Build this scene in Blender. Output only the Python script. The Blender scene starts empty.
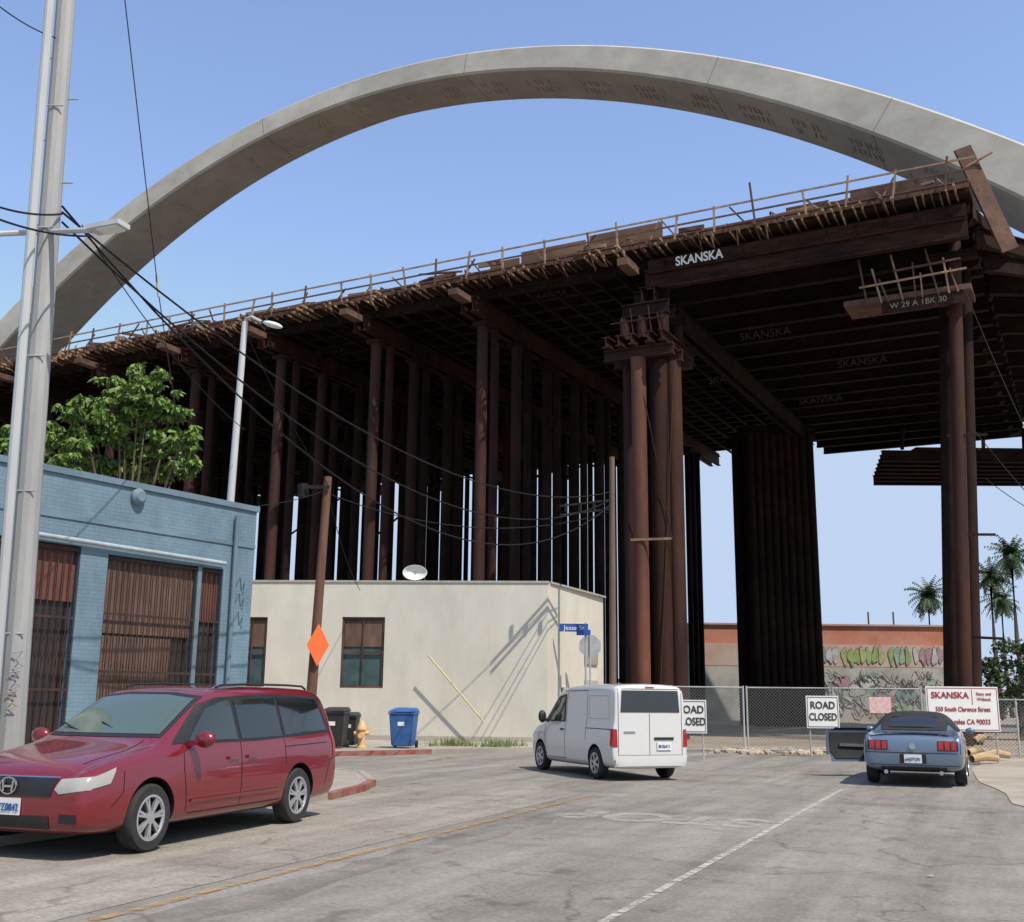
import bpy, bmesh, math, random
import numpy as np
from mathutils import Vector as V, Matrix, Euler
from mathutils.bvhtree import BVHTree
random.seed(7)
R=math.radians
sc=bpy.context.scene; COL=sc.collection
# ---------------------------------------------------------------- camera
F=1100.0; PITCH=math.atan(237/F); ROLL=R(0.6)
CAMR=Euler((R(90)+PITCH,0,0)).to_matrix()@Matrix.Rotation(ROLL,3,'Z')
CP=V((0,0,1.6))
cam=bpy.data.cameras.new('camera'); co=bpy.data.objects.new('camera',cam); COL.objects.link(co)
cam.sensor_width=36; cam.sensor_fit='HORIZONTAL'; cam.lens=F/1024*36; cam.clip_end=3000
co.matrix_world=Matrix.Translation(CP)@CAMR.to_4x4(); sc.camera=co
def ray(px,py): return CAMR@V(((px-512)/F,-(py-461)/F,-1))
def G(px,py,z=0.0):
    d=ray(px,py); return CP+d*((z-CP.z)/d.z)
def AT(px,py,Y):
    d=ray(px,py); return CP+d*(Y/d.y)
def RP(px,py,p,n):
    d=ray(px,py); return CP+d*((p-CP).dot(n)/d.dot(n))
# ---------------------------------------------------------------- materials
def newmat(name):
    m=bpy.data.materials.new(name); m.use_nodes=True; nt=m.node_tree
    return m,nt,nt.nodes['Principled BSDF']
def M(name,c1,c2=None,scale=4,rough=.8,metal=0,bump=0,stretch=(1,1,1),spec=.5,dirt=0,coat=0,lo=.35,hi=.65,obj=False):
    m,nt,b=newmat(name); N=nt.nodes; L=nt.links
    b.inputs['Roughness'].default_value=rough; b.inputs['Metallic'].default_value=metal
    b.inputs['Specular IOR Level'].default_value=spec
    if coat: b.inputs['Coat Weight'].default_value=coat; b.inputs['Coat Roughness'].default_value=.05
    if c2 is None: c2=tuple(c*.8 for c in c1)
    if obj: src=N.new('ShaderNodeTexCoord').outputs['Object']
    else: src=N.new('ShaderNodeNewGeometry').outputs['Position']
    mp=N.new('ShaderNodeMapping'); mp.inputs['Scale'].default_value=stretch; L.new(src,mp.inputs[0])
    n=N.new('ShaderNodeTexNoise'); n.inputs['Scale'].default_value=scale; n.inputs['Detail'].default_value=8; n.inputs['Roughness'].default_value=.65
    L.new(mp.outputs[0],n.inputs['Vector'])
    r=N.new('ShaderNodeValToRGB'); r.color_ramp.elements[0].position=lo; r.color_ramp.elements[1].position=hi
    r.color_ramp.elements[0].color=(*c1,1); r.color_ramp.elements[1].color=(*c2,1)
    L.new(n.outputs[0],r.inputs[0]); out=r.outputs[0]
    if dirt:
        n2=N.new('ShaderNodeTexNoise'); n2.inputs['Scale'].default_value=scale*.22; n2.inputs['Detail'].default_value=5
        L.new(mp.outputs[0],n2.inputs['Vector'])
        r2=N.new('ShaderNodeValToRGB'); r2.color_ramp.elements[0].position=.35; r2.color_ramp.elements[1].position=.6
        r2.color_ramp.elements[0].color=(1-dirt,)*3+(1,); r2.color_ramp.elements[1].color=(1,1,1,1)
        L.new(n2.outputs[0],r2.inputs[0])
        mx=N.new('ShaderNodeMixRGB'); mx.blend_type='MULTIPLY'; mx.inputs[0].default_value=1
        L.new(out,mx.inputs[1]); L.new(r2.outputs[0],mx.inputs[2]); out=mx.outputs[0]
    L.new(out,b.inputs['Base Color'])
    if bump:
        bp=N.new('ShaderNodeBump'); bp.inputs['Strength'].default_value=bump; bp.inputs['Distance'].default_value=.02
        L.new(n.outputs[0],bp.inputs['Height']); L.new(bp.outputs[0],b.inputs['Normal'])
    return m
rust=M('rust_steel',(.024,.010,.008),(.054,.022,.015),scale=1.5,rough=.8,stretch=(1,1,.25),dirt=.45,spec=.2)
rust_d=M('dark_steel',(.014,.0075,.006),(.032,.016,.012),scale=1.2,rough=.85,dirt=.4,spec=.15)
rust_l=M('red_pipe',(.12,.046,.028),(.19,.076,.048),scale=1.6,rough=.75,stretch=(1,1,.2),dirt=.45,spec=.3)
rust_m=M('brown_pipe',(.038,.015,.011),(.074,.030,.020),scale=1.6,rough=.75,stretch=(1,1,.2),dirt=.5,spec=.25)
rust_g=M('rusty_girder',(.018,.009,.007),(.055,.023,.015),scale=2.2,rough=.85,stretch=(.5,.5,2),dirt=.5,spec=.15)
wood=M('form_wood',(.24,.14,.085),(.42,.28,.18),scale=3,rough=.85,dirt=.35)
wood_d=M('old_wood',(.085,.042,.028),(.16,.085,.056),scale=3,rough=.85,dirt=.4)
ply=M('plywood',(.19,.10,.06),(.26,.15,.09),scale=.9,rough=.85,dirt=.5)
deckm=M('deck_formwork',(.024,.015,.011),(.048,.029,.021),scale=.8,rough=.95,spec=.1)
conc=M('arch_concrete',(.47,.435,.37),(.58,.545,.47),scale=.7,rough=.9,bump=.15,dirt=.18,stretch=(1,1,1.6))
conc_j=M('joint',(.22,.20,.175),(.26,.24,.21))
markm=M('form_mark',(.27,.245,.205),(.33,.30,.255))
white=M('white_paint',(.70,.70,.67),(.76,.76,.73),scale=2,rough=.5)
polegrey=M('grey_pole',(.36,.36,.35),(.46,.46,.45),scale=3,rough=.6,stretch=(1,1,.15),dirt=.3)
lampgrey=M('lamp_grey',(.46,.47,.47),(.54,.55,.55),rough=.45,scale=3,stretch=(1,1,.2),dirt=.15)
black=M('black',(.012,.012,.013),(.02,.02,.02),rough=.5)
rubber=M('rubber',(.018,.018,.018),(.03,.029,.027),scale=9,rough=.85)
wirem=M('wire',(.012,.012,.012),(.02,.02,.02),rough=.7,spec=.2)
polewood=M('pole_wood',(.10,.045,.03),(.16,.08,.052),scale=5,stretch=(1,1,.15),rough=.9,bump=.3)
chrome=M('chrome',(.6,.6,.62),(.65,.65,.66),rough=.18,metal=1)
alloy=M('alloy',(.5,.5,.52),(.56,.56,.57),rough=.35,metal=.7)
orange=M('orange',(.85,.16,.03),(.8,.14,.03),rough=.5)
def glassmat(name,c,r=.06):
    m,nt,b=newmat(name); b.inputs['Base Color'].default_value=(*c,1); b.inputs['Roughness'].default_value=r
    b.inputs['Coat Weight'].default_value=.6; b.inputs['Coat Roughness'].default_value=.03
    return m
glass=glassmat('dark_glass',(.012,.013,.014)); glass2=glassmat('grey_glass',(.030,.034,.032))
wsglass=glassmat('windshield_glass',(.075,.11,.095))
lens_red=glassmat('lamp_red',(.36,.010,.010),.2); lens_clear=glassmat('lamp_clear',(.34,.33,.30),.10)
def paint(name,c,rough=.3,metal=.0):
    return M(name,c,tuple(x*.93 for x in c),scale=30,rough=rough,metal=metal,coat=1)
redpaint=paint('maroon_paint',(.20,.009,.017),.33,.2)
whitepaint=paint('white_car_paint',(.66,.655,.64))
bluepaint=paint('pale_blue_paint',(.15,.205,.285),.33,.35)
def leafmat(name,a,b2): return M(name,a,b2,scale=2.2,rough=.6)
leaf=leafmat('leaf',(.055,.115,.016),(.18,.28,.05)); leafp=leafmat('palm_leaf',(.03,.055,.018),(.06,.095,.028)); weedm=leafmat('weed_leaf',(.10,.15,.04),(.22,.24,.09))
bark=M('bark',(.09,.065,.045),(.15,.11,.08),scale=4,rough=.95)
# ---------------------------------------------------------------- mesh builder
def wm(o):
    m=o.matrix_basis.copy()
    while o.parent: o=o.parent; m=o.matrix_basis@m
    return m
def finish(bm,name,mat,parent=None,world=True,smooth=True,ang=35):
    me=bpy.data.meshes.new(name)
    if parent is not None and world: bm.transform(wm(parent).inverted())
    bm.to_mesh(me); bm.free()
    for m in (mat if isinstance(mat,(list,tuple)) else [mat]): me.materials.append(m)
    if smooth:
        me.shade_smooth(); me.set_sharp_from_angle(angle=R(ang))
    o=bpy.data.objects.new(name,me); COL.objects.link(o)
    if parent is not None: o.parent=parent
    return o
class MB:
    def __init__(s): s.bm=bmesh.new()
    def hexa(s,c):
        v=[s.bm.verts.new(p) for p in c]
        for f in ((0,3,2,1),(4,5,6,7),(0,1,5,4),(1,2,6,5),(2,3,7,6),(3,0,4,7)): s.bm.faces.new([v[i] for i in f])
        return s
    def box(s,x0,x1,y0,y1,z0,z1):
        return s.hexa([V(p) for p in ((x0,y0,z0),(x1,y0,z0),(x1,y1,z0),(x0,y1,z0),(x0,y0,z1),(x1,y0,z1),(x1,y1,z1),(x0,y1,z1))])
    def beam(s,a,b,w,h,up=V((0,0,1))):
        a=V(a);b=V(b);d=(b-a).normalized(); side=d.cross(up)
        if side.length<1e-3: side=d.cross(V((0,1,0)))
        side.normalize(); u=side.cross(d).normalized(); side*=w/2; u*=h/2
        return s.hexa([a-side-u,a+side-u,b+side-u,b-side-u,a-side+u,a+side+u,b+side+u,b-side+u])
    def ibeam(s,a,b,w,h):
        s.beam(V(a)+V((0,0,h/2-.03)),V(b)+V((0,0,h/2-.03)),w,.06); s.beam(V(a)-V((0,0,h/2-.03)),V(b)-V((0,0,h/2-.03)),w,.06)
        return s.beam(a,b,.06,h-.12)
    def tube(s,a,b,r,r2=None,n=12,cap=True):
        a=V(a);b=V(b); r2=r if r2 is None else r2; d=(b-a).normalized(); x=d.orthogonal().normalized(); y=d.cross(x)
        A=[];B=[]
        for i in range(n):
            t=2*math.pi*i/n; q=x*math.cos(t)+y*math.sin(t)
            A.append(s.bm.verts.new(a+q*r)); B.append(s.bm.verts.new(b+q*r2))
        for i in range(n): j=(i+1)%n; s.bm.faces.new((A[i],A[j],B[j],B[i]))
        if cap: s.bm.faces.new(A[::-1]); s.bm.faces.new(B)
        return s
    def path(s,pts,r,n=6):
        prev=None
        for i,p in enumerate(pts):
            d=(V(pts[min(i+1,len(pts)-1)])-V(pts[max(i-1,0)])).normalized(); x=d.cross(V((0,0,1)))
            if x.length<1e-3: x=V((1,0,0))
            x.normalize(); y=d.cross(x); rr=r if not isinstance(r,(list,tuple)) else r[i]
            ring=[s.bm.verts.new(V(p)+(x*math.cos(2*math.pi*k/n)+y*math.sin(2*math.pi*k/n))*rr) for k in range(n)]
            if prev:
                for k in range(n): j=(k+1)%n; s.bm.faces.new((prev[k],prev[j],ring[j],ring[k]))
            prev=ring
        return s
    def quad(s,a,b,c,d): s.bm.faces.new([s.bm.verts.new(V(p)) for p in (a,b,c,d)]); return s
    def poly(s,pts): s.bm.faces.new([s.bm.verts.new(V(p)) for p in pts]); return s
    def prism(s,pts,z0,z1):
        a=[s.bm.verts.new((p[0],p[1],z0)) for p in pts]; b=[s.bm.verts.new((p[0],p[1],z1)) for p in pts]; n=len(pts)
        s.bm.faces.new(a[::-1]); s.bm.faces.new(b)
        for i in range(n): j=(i+1)%n; s.bm.faces.new((a[i],a[j],b[j],b[i]))
        return s
    def lathe(s,prof,c=V((0,0,0)),axis='Z',n=24):
        rings=[]
        for (r,h) in prof:
            ring=[]
            for k in range(n):
                t=2*math.pi*k/n
                p=V((r*math.cos(t),r*math.sin(t),h)) if axis=='Z' else V((r*math.cos(t),h,r*math.sin(t)))
                ring.append(s.bm.verts.new(p+V(c)))
            rings.append(ring)
        for a,b in zip(rings,rings[1:]):
            for k in range(n): j=(k+1)%n; s.bm.faces.new((a[k],a[j],b[j],b[k]))
        return s
    def ball(s,c,r,sub=2,sx=1,sy=1,sz=1):
        g=bmesh.ops.create_icosphere(s.bm,subdivisions=sub,radius=r)
        for v in g['verts']: v.co=V((v.co.x*sx,v.co.y*sy,v.co.z*sz))+V(c)
        return s
    def build(s,name,mat,parent=None,world=True,smooth=True,ang=35,normals=True):
        if normals: bmesh.ops.recalc_face_normals(s.bm,faces=s.bm.faces)
        return finish(s.bm,name,mat,parent,world,smooth,ang)
def tag(o,label,cat,group=None,kind=None):
    if label: o['label']=label
    if cat: o['category']=cat
    if group: o['group']=group
    if kind: o['kind']=kind
    return o
def thing(name,label,cat,loc=(0,0,0),rz=0,group=None):
    o=bpy.data.objects.new(name,None); COL.objects.link(o); o.location=loc; o.rotation_euler=(0,0,rz); o.empty_display_size=.3
    return tag(o,label,cat,group)
def struct(o): o['kind']='structure'; return o
def txt(name,body,size,mat,org,xa,ya,parent=None,sx=1.0,bold=0.0,alignx='CENTER'):
    cu=bpy.data.curves.new(name,'FONT'); cu.body=body; cu.size=size; cu.align_x=alignx; cu.align_y='CENTER'; cu.extrude=.004; cu.offset=bold
    t=bpy.data.objects.new(name,cu); COL.objects.link(t); dg=bpy.context.evaluated_depsgraph_get()
    me=bpy.data.meshes.new_from_object(t.evaluated_get(dg)); bpy.data.objects.remove(t)
    xa=V(xa).normalized(); ya=V(ya).normalized(); za=xa.cross(ya)
    mt=Matrix((( xa.x*sx,ya.x,za.x,org[0]),(xa.y*sx,ya.y,za.y,org[1]),(xa.z*sx,ya.z,za.z,org[2]),(0,0,0,1)))
    bm=bmesh.new(); bm.from_mesh(me); bm.transform(mt)
    return finish(bm,name,mat,parent,True,False)
Z=V((0,0,1))
# ---------------------------------------------------------------- world & sun
sd=V((.66*.56,-.75*.56,.829)).normalized()
w=bpy.data.worlds.new('World'); sc.world=w; w.use_nodes=True; nt=w.node_tree
sk=nt.nodes.new('ShaderNodeTexSky'); sk.sky_type='NISHITA'; sk.sun_disc=False
sk.sun_elevation=math.asin(sd.z); sk.sun_rotation=math.atan2(sd.x,sd.y); sk.air_density=1.0; sk.dust_density=.8; sk.ozone_density=2.3
gm=nt.nodes.new('ShaderNodeMixRGB'); gm.blend_type='MULTIPLY'; gm.inputs[0].default_value=1; gm.inputs[2].default_value=(1.78,1.72,1.82,1)
gm2=nt.nodes.new('ShaderNodeGamma'); gm2.inputs[1].default_value=.92
dk=nt.nodes.new('ShaderNodeMixRGB'); dk.blend_type='DARKEN'; dk.inputs[0].default_value=1; dk.inputs[2].default_value=(3.55,4.45,5.9,1)
nt.links.new(sk.outputs[0],gm2.inputs[0]); nt.links.new(gm2.outputs[0],gm.inputs[1]); nt.links.new(gm.outputs[0],dk.inputs[1])
nt.links.new(dk.outputs[0],nt.nodes['Background'].inputs[0]); nt.nodes['Background'].inputs[1].default_value=.15
sl=bpy.data.lights.new('sun','SUN'); sl.energy=4.8; sl.angle=R(.5); sl.color=(1,.92,.80)
so=bpy.data.objects.new('sun',sl); COL.objects.link(so); so.rotation_euler=(-sd).to_track_quat('-Z','Y').to_euler(); so.location=(0,0,60)
sc.view_settings.view_transform='Standard'; sc.view_settings.look='None'; sc.view_settings.exposure=0
# ---------------------------------------------------------------- ground
sdir=V((.405,.914,0)).normalized(); sper=V((.914,-.405,0)).normalized()
dirt=M('dirt',(.27,.22,.165),(.36,.30,.235),scale=.5,rough=.95,dirt=.3)
struct(MB().box(-900,900,-60,1800,-1,0).build('ground',dirt,smooth=False))
def asphalt(name,base,lite,crack=True,seed=0):
    m,nt,b=newmat(name);N=nt.nodes;L=nt.links; b.inputs['Roughness'].default_value=.9; b.inputs['Specular IOR Level'].default_value=.25
    g=N.new('ShaderNodeNewGeometry')
    mp=N.new('ShaderNodeMapping'); mp.inputs['Rotation'].default_value=(0,0,math.atan2(sdir.x,sdir.y)); mp.inputs['Location'].default_value=(seed,seed*2,0)
    L.new(g.outputs['Position'],mp.inputs[0])
    def noise(scale,st=(1,1,1),det=8,ro=.65):
        q=N.new('ShaderNodeMapping'); q.inputs['Scale'].default_value=st; L.new(mp.outputs[0],q.inputs[0])
        n=N.new('ShaderNodeTexNoise'); n.inputs['Scale'].default_value=scale;n.inputs['Detail'].default_value=det;n.inputs['Roughness'].default_value=ro
        L.new(q.outputs[0],n.inputs['Vector']); return n.outputs[0]
    def ramp(x,a,bb,ca,cb):
        r=N.new('ShaderNodeValToRGB'); r.color_ramp.elements[0].position=a; r.color_ramp.elements[1].position=bb
        r.color_ramp.elements[0].color=(*ca,1); r.color_ramp.elements[1].color=(*cb,1); L.new(x,r.inputs[0]); return r.outputs[0]
    def mul(a,bb):
        x=N.new('ShaderNodeMixRGB'); x.blend_type='MULTIPLY'; x.inputs[0].default_value=1; L.new(a,x.inputs[1]); L.new(bb,x.inputs[2]); return x.outputs[0]
    c=ramp(noise(.35,(1,.45,1)),.35,.65,base,lite)
    c=mul(c,ramp(noise(22,det=3),.3,.7,(.74,)*3,(1.14,)*3))
    c=mul(c,ramp(noise(.9,(1.6,.14,1),4),.34,.62,(.68,.68,.68),(1,1,1)))
    c=mul(c,ramp(noise(.55,(.4,1.5,1),3),.50,.70,(1,1,1),(.80,.79,.77)))
    c=mul(c,ramp(noise(2.3,(1,1,1),6,.7),.28,.55,(.80,.79,.76),(1,1,1)))
    c=mul(c,ramp(noise(5.5,(1,.5,1),8,.8),.58,.72,(1,1,1),(.80,.79,.77)))
    c=mul(c,ramp(noise(1.7,(1,1,1),2),.64,.70,(1,1,1),(.72,.70,.68)))
    if crack:
        n=N.new('ShaderNodeTexNoise'); n.inputs['Scale'].default_value=1.3; n.inputs['Detail'].default_value=4; L.new(mp.outputs[0],n.inputs['Vector'])
        ad=N.new('ShaderNodeVectorMath'); ad.operation='MULTIPLY_ADD'; L.new(n.outputs['Color'],ad.inputs[0]); ad.inputs[1].default_value=(1.2,1.2,0); L.new(mp.outputs[0],ad.inputs[2])
        for vs,w_,lo_ in ((.24,.007,.44),(.8,.012,.50)):
            vo=N.new('ShaderNodeTexVoronoi'); vo.feature='DISTANCE_TO_EDGE'; vo.inputs['Scale'].default_value=vs; L.new(ad.outputs[0],vo.inputs['Vector'])
            ck=ramp(vo.outputs[0],w_*.3,w_,(.64,)*3,(1,1,1))
            mk=ramp(noise(.5+vs,det=2),lo_,lo_+.14,(0,0,0),(1,1,1)); mm=N.new('ShaderNodeMixRGB'); L.new(mk,mm.inputs[0]); mm.inputs[1].default_value=(1,1,1,1); L.new(ck,mm.inputs[2]); c=mul(c,mm.outputs[0])
    L.new(c,b.inputs['Base Color'])
    bp=N.new('ShaderNodeBump'); bp.inputs['Strength'].default_value=.3; bp.inputs['Distance'].default_value=.01
    L.new(noise(40,det=3),bp.inputs['Height']); L.new(bp.outputs[0],b.inputs['Normal'])
    return m
asp=asphalt('asphalt',(.26,.238,.207),(.345,.317,.278)); asp2=asphalt('pale_asphalt',(.31,.28,.237),(.39,.352,.298),seed=5)
struct(MB().poly([(-70,-40,.004),(60,-40,.004),(60,34.5,.004),(7,34.5,.004),(4,52,.004),(1,52,.004),(-2,38,.004),(-70,38,.004)]).build('road',asp,smooth=False))
yb=G(330,862); yc=G(595,795)
yd=(yc-yb).normalized(); y0=yb-yd*14; yn=V((-yd.y,yd.x,0))
zz=V((0,0,.008))
struct(MB().poly([y0+yn*.25+zz,yc+yn*.25+zz,yc+yn*2.5+yd*2+zz,G(300,790)+zz,V((-22,14,.008)),V((-22,-6,.008))]).build('road_lane',asp2,smooth=False))
def worn(name,c,cov,sc_=5,soft=.14,amax=1.0):
    m,nt,b=newmat(name);N=nt.nodes;L=nt.links; b.inputs['Base Color'].default_value=(*c,1); b.inputs['Roughness'].default_value=.85
    g=N.new('ShaderNodeNewGeometry'); n=N.new('ShaderNodeTexNoise'); n.inputs['Scale'].default_value=sc_; n.inputs['Detail'].default_value=9; n.inputs['Roughness'].default_value=.75
    L.new(g.outputs['Position'],n.inputs['Vector']); r=N.new('ShaderNodeValToRGB'); r.color_ramp.elements[0].position=cov; r.color_ramp.elements[1].position=cov+soft
    r.color_ramp.elements[0].color=(0,0,0,1); r.color_ramp.elements[1].color=(amax,amax,amax,1)
    L.new(n.outputs[0],r.inputs[0]); L.new(r.outputs[0],b.inputs['Alpha']); return m
yel=worn('worn_yellow',(.42,.26,.10),.38,soft=.2,amax=.8); wht=worn('worn_white',(.58,.55,.49),.38,7,.2,.75); wht2=worn('faded_white',(.56,.53,.48),.36,4,.3,.42)
tar=worn('tar_seal',(.15,.138,.12),.34,1.0,.5,.6)
def strip(a,b,wd,z,name,m,wob=0):
    a=V(a);b=V(b);d=(b-a).normalized();n=V((-d.y,d.x,0))*wd/2; z_=V((0,0,z)); q=MB(); L_=(b-a).length; k=max(1,int(L_/.5)); A=[];B=[]
    for i in range(k+1):
        p=a.lerp(b,i/k)+z_; o1=1+random.uniform(-wob,wob); o2=1+random.uniform(-wob,wob); A.append(q.bm.verts.new(p-n*o1)); B.append(q.bm.verts.new(p+n*o2))
    for i in range(k): q.bm.faces.new((A[i],A[i+1],B[i+1],B[i]))
    return struct(q.build(name,m,smooth=False))
strip(yb-yd*3.4,yc,.10,.014,'yellow_line',yel,.2)
strip(yb-yd*8-yn*.50,yc-yd*2-yn*.50,.5,.0095,'tar_patch',tar,.35)
wa=G(600,925); wb_=G(842,790); wd_=(wb_-wa).normalized()
strip(wa-wd_*4,wb_,.08,.012,'white_line',wht,.15)
sp=G(662,819)
struct(txt('road_marking','STOP',1.5,wht2,(sp.x,sp.y,.012),-sper,-sdir,sx=.8,bold=.03))
walk=M('sidewalk_concrete',(.31,.275,.23),(.40,.36,.305),scale=1.2,rough=.9,dirt=.25)
redk=M('red_kerb',(.22,.045,.035),(.27,.15,.12),scale=3,rough=.8)
KZ=.11
K=G(362,785,KZ); K1=G(328,793,KZ); side=V((-.965,.26,0)).normalized()
def xy(p,z=0): return V((p.x,p.y,z))
kerbline=[xy(K1-sdir*12),xy(K1),xy(K1+(K-K1)*.6-V((0,.05,0))),xy(K),xy(K+V((.03,1.2,0))),xy(K+V((-.5,3.6,0))),xy(K+V((-1.6,4.8,0))),xy(K+V((-1.6,4.8,0))+side*30),xy(V((-45,5,0)))]
struct(MB().prism(kerbline,0,KZ).build('sidewalk',walk,smooth=False))
def kerb(pts,m,name='kerb',h=.14):
    mb=MB()
    for a,b in zip(pts,pts[1:]):
        d=(b-a).normalized(); mb.beam(a+V((0,0,h/2-.002)),b+V((0,0,h/2-.002))+d*.02,.14,h)
    return struct(mb.build(name,m,smooth=False))
kerb(kerbline[1:5],redk,h=.12); kerb(kerbline[4:8],walk,h=.12)
B0=G(330,752,.12); B1=G(528,748,.12)
bl=[xy(B1+(B0-B1).normalized()*40),xy(B0),xy(G(430,750,.12)),xy(B1),xy(B1+V((1.1,.9,0))),xy(B1+V((1.9,3,0))),xy(B1+V((5.2,14,0))),V((-40,60,0))]
struct(MB().prism(bl,0,.12).build('sidewalk',walk,smooth=False))
kerb(bl[1:3],redk); kerb(bl[2:7],walk)
vm=M('verge',(.33,.285,.225),(.41,.355,.28),scale=1.3,rough=.95,dirt=.3)
vp=[]; va=G(962,752); vb=G(1000,800); vc=G(1150,850)
vdir=(vb-va).normalized(); vnn=V((-vdir.y,vdir.x,0))
for a,b,n in ((va,vb,14),(vb,vc,8)):
    for i in range(n): p=a.lerp(b,(i)/n)+vnn*random.uniform(-.22,.22); vp.append(V((p.x,p.y,.016)))
vp+= [V((40,8,.016)),V((40,34,.016)),V((14,34,.016))]
struct(MB().poly(vp).build('verge',vm,smooth=False))
# ---------------------------------------------------------------- bridge geometry
H=21.6
Ap=G(962,194,H); Bp=G(0,372,H)
e=(Bp-Ap); e.z=0; e.normalize(); n_=V((-e.y,e.x,0)); 
if n_.y<0: n_=-n_
A0=V((Ap.x,Ap.y,0))
def P(t,s,z): return A0+e*t+n_*s+V((0,0,z))
def TS(p): q=V((p.x,p.y,0))-A0; return q.dot(e),q.dot(n_)
W=40; TL=95
deck=thing('bridge_deck','brown timber and steel deck of the unfinished elevated bridge with an edge railing','bridge',P(30,W/2,0))
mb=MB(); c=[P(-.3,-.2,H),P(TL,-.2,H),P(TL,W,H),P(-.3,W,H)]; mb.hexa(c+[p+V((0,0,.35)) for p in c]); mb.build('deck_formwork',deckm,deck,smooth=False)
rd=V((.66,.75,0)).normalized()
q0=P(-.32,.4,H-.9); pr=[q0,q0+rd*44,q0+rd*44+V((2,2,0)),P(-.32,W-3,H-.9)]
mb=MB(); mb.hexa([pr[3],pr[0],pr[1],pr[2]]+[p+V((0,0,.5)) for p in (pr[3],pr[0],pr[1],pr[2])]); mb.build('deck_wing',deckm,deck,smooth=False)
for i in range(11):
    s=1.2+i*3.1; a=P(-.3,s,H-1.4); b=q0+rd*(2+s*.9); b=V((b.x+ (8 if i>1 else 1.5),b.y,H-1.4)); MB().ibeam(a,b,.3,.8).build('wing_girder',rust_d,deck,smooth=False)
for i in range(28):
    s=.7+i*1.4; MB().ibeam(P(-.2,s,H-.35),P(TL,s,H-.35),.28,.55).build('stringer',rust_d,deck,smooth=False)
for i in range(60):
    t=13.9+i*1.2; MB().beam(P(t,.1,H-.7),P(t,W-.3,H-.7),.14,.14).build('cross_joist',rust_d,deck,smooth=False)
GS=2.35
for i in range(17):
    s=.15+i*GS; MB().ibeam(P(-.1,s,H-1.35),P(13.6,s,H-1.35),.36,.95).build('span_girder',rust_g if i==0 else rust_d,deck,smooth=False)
for i in range(4):
    t=2+i*3.1; MB().beam(P(t,.3,H-1.15),P(t,W-.3,H-1.15),.08,.2).build('girder_brace',rust_d,deck,smooth=False)
def bracket(t,jit):
    mb=MB()
    mb.beam(P(t,-.75+jit,H+.04),P(t+random.uniform(-.05,.05),1.0,H+.02),.07,.12)
    mb.beam(P(t+.3,-.7+jit*.6,H-.06),P(t+.3,1.0,H-.08),.06,.10)
    if random.random()<.5: mb.beam(P(t,-.72,H-.02),P(t+random.uniform(-.1,.2),.12,H-random.uniform(.28,.5)),.05,.07)
    if random.random()<.6: mb.beam(P(t+.25,-.75,H+.05),P(t+.5+random.uniform(-.1,.2),-.3,H+random.uniform(.35,.7)),.05,.07)
    return mb
for i in range(98):
    t=.1+i*.76+random.uniform(-.25,.25); bracket(t,random.uniform(-.6,.2)).build('edge_bracket',wood if random.random()<.6 else wood_d,deck,smooth=False)
fas=MB(); fas.beam(P(-.3,-.3,H+.30),P(TL,-.3,H+.30),.08,.36); fas.beam(P(-.3,-.75,H+.18),P(TL,-.75,H+.18),.16,.05); fas.build('edge_board',wood_d,deck,smooth=False)
for z,m in ((.66,wood_d),(1.12,wood)): MB().beam(P(-.6,-.8,H+z),P(TL,-.8,H+z),.04,.08).build('guard_rail',m,deck,smooth=False)
for i in range(40):
    t=.2+i*2.0+random.uniform(-.4,.4); MB().beam(P(t,-.8,H),P(t+random.uniform(-.22,.22),-.8,H+1.12+random.uniform(0,.3)+(.8 if i==4 else 0)),.07,.085).build('rail_post',wood if i%4 else wood_d,deck,smooth=False)
for i in range(30):
    t=1.0+i*2.5+random.uniform(-.8,.8); s_=random.choice((-1,1)); MB().beam(P(t,-.75,H+.1),P(t+random.uniform(.4,.9)*s_,-.72,H+.5+random.uniform(.2,.6)),.05,.07).build('rail_strut',wood if i%3 else wood_d,deck,smooth=False)
for i in range(60):
    t=random.uniform(0,70); s_=random.uniform(-.6,.3); L_=random.uniform(.6,2.4); MB().beam(P(t,s_,H+.42+random.uniform(0,.25)),P(t+L_,s_+random.uniform(-.3,.3),H+.42+random.uniform(0,.35)),.12,random.uniform(.05,.22)).build('loose_board',random.choice((wood,wood_d,ply)),deck,smooth=False)
for (t0,t1,h,m) in ((12.6,16.2,.95,ply),(16.4,19.8,.8,ply),(1.3,4.3,.6,wood_d),(19.9,21.5,.55,ply),(5.2,7.0,.45,wood_d)):
    MB().beam(P(t0,-.2,H+.3+h/2),P(t1,-.2,H+.3+h/2),.05,h).build('side_form_panel',m,deck,smooth=False)
for k in range(30):
    t=2+k*2.3+random.uniform(-.4,.4); q=MB(); hh=random.uniform(.6,1.0); q.beam(P(t,.6,H+.3),P(t+.9,.3,H+hh),.06,.08); q.beam(P(t+.9,.6,H+.3),P(t+.9,.3,H+hh),.06,.08); q.build('form_brace',wood_d if k%3 else wood,deck,smooth=False)
TX=-e
whitetxt=M('white_letters',(.75,.75,.72),(.8,.8,.78),rough=.7); dimtxt=M('dim_letters',(.10,.078,.065),(.13,.10,.085))
p=RP(699,258,P(0,-.03,0),n_)
txt('lettering','SKANSKA',.60,whitetxt,p-n_*.02,TX,Z,deck,sx=.84,bold=.014)
MB().beam(P(-.1,.02,p.z),P(13.4,.02,p.z+.0),.05,.66).build('fascia_girder',rust_g,deck,smooth=False)
for i in range(11): MB().beam(P(.6+i*1.2,-.05,p.z-.3),P(.6+i*1.2,-.05,p.z+.3),.03,.09,up=n_).build('girder_stiffener',rust_g,deck,smooth=False) if abs(.6+i*1.2-TS(p)[0])>1.4 else None
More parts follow.
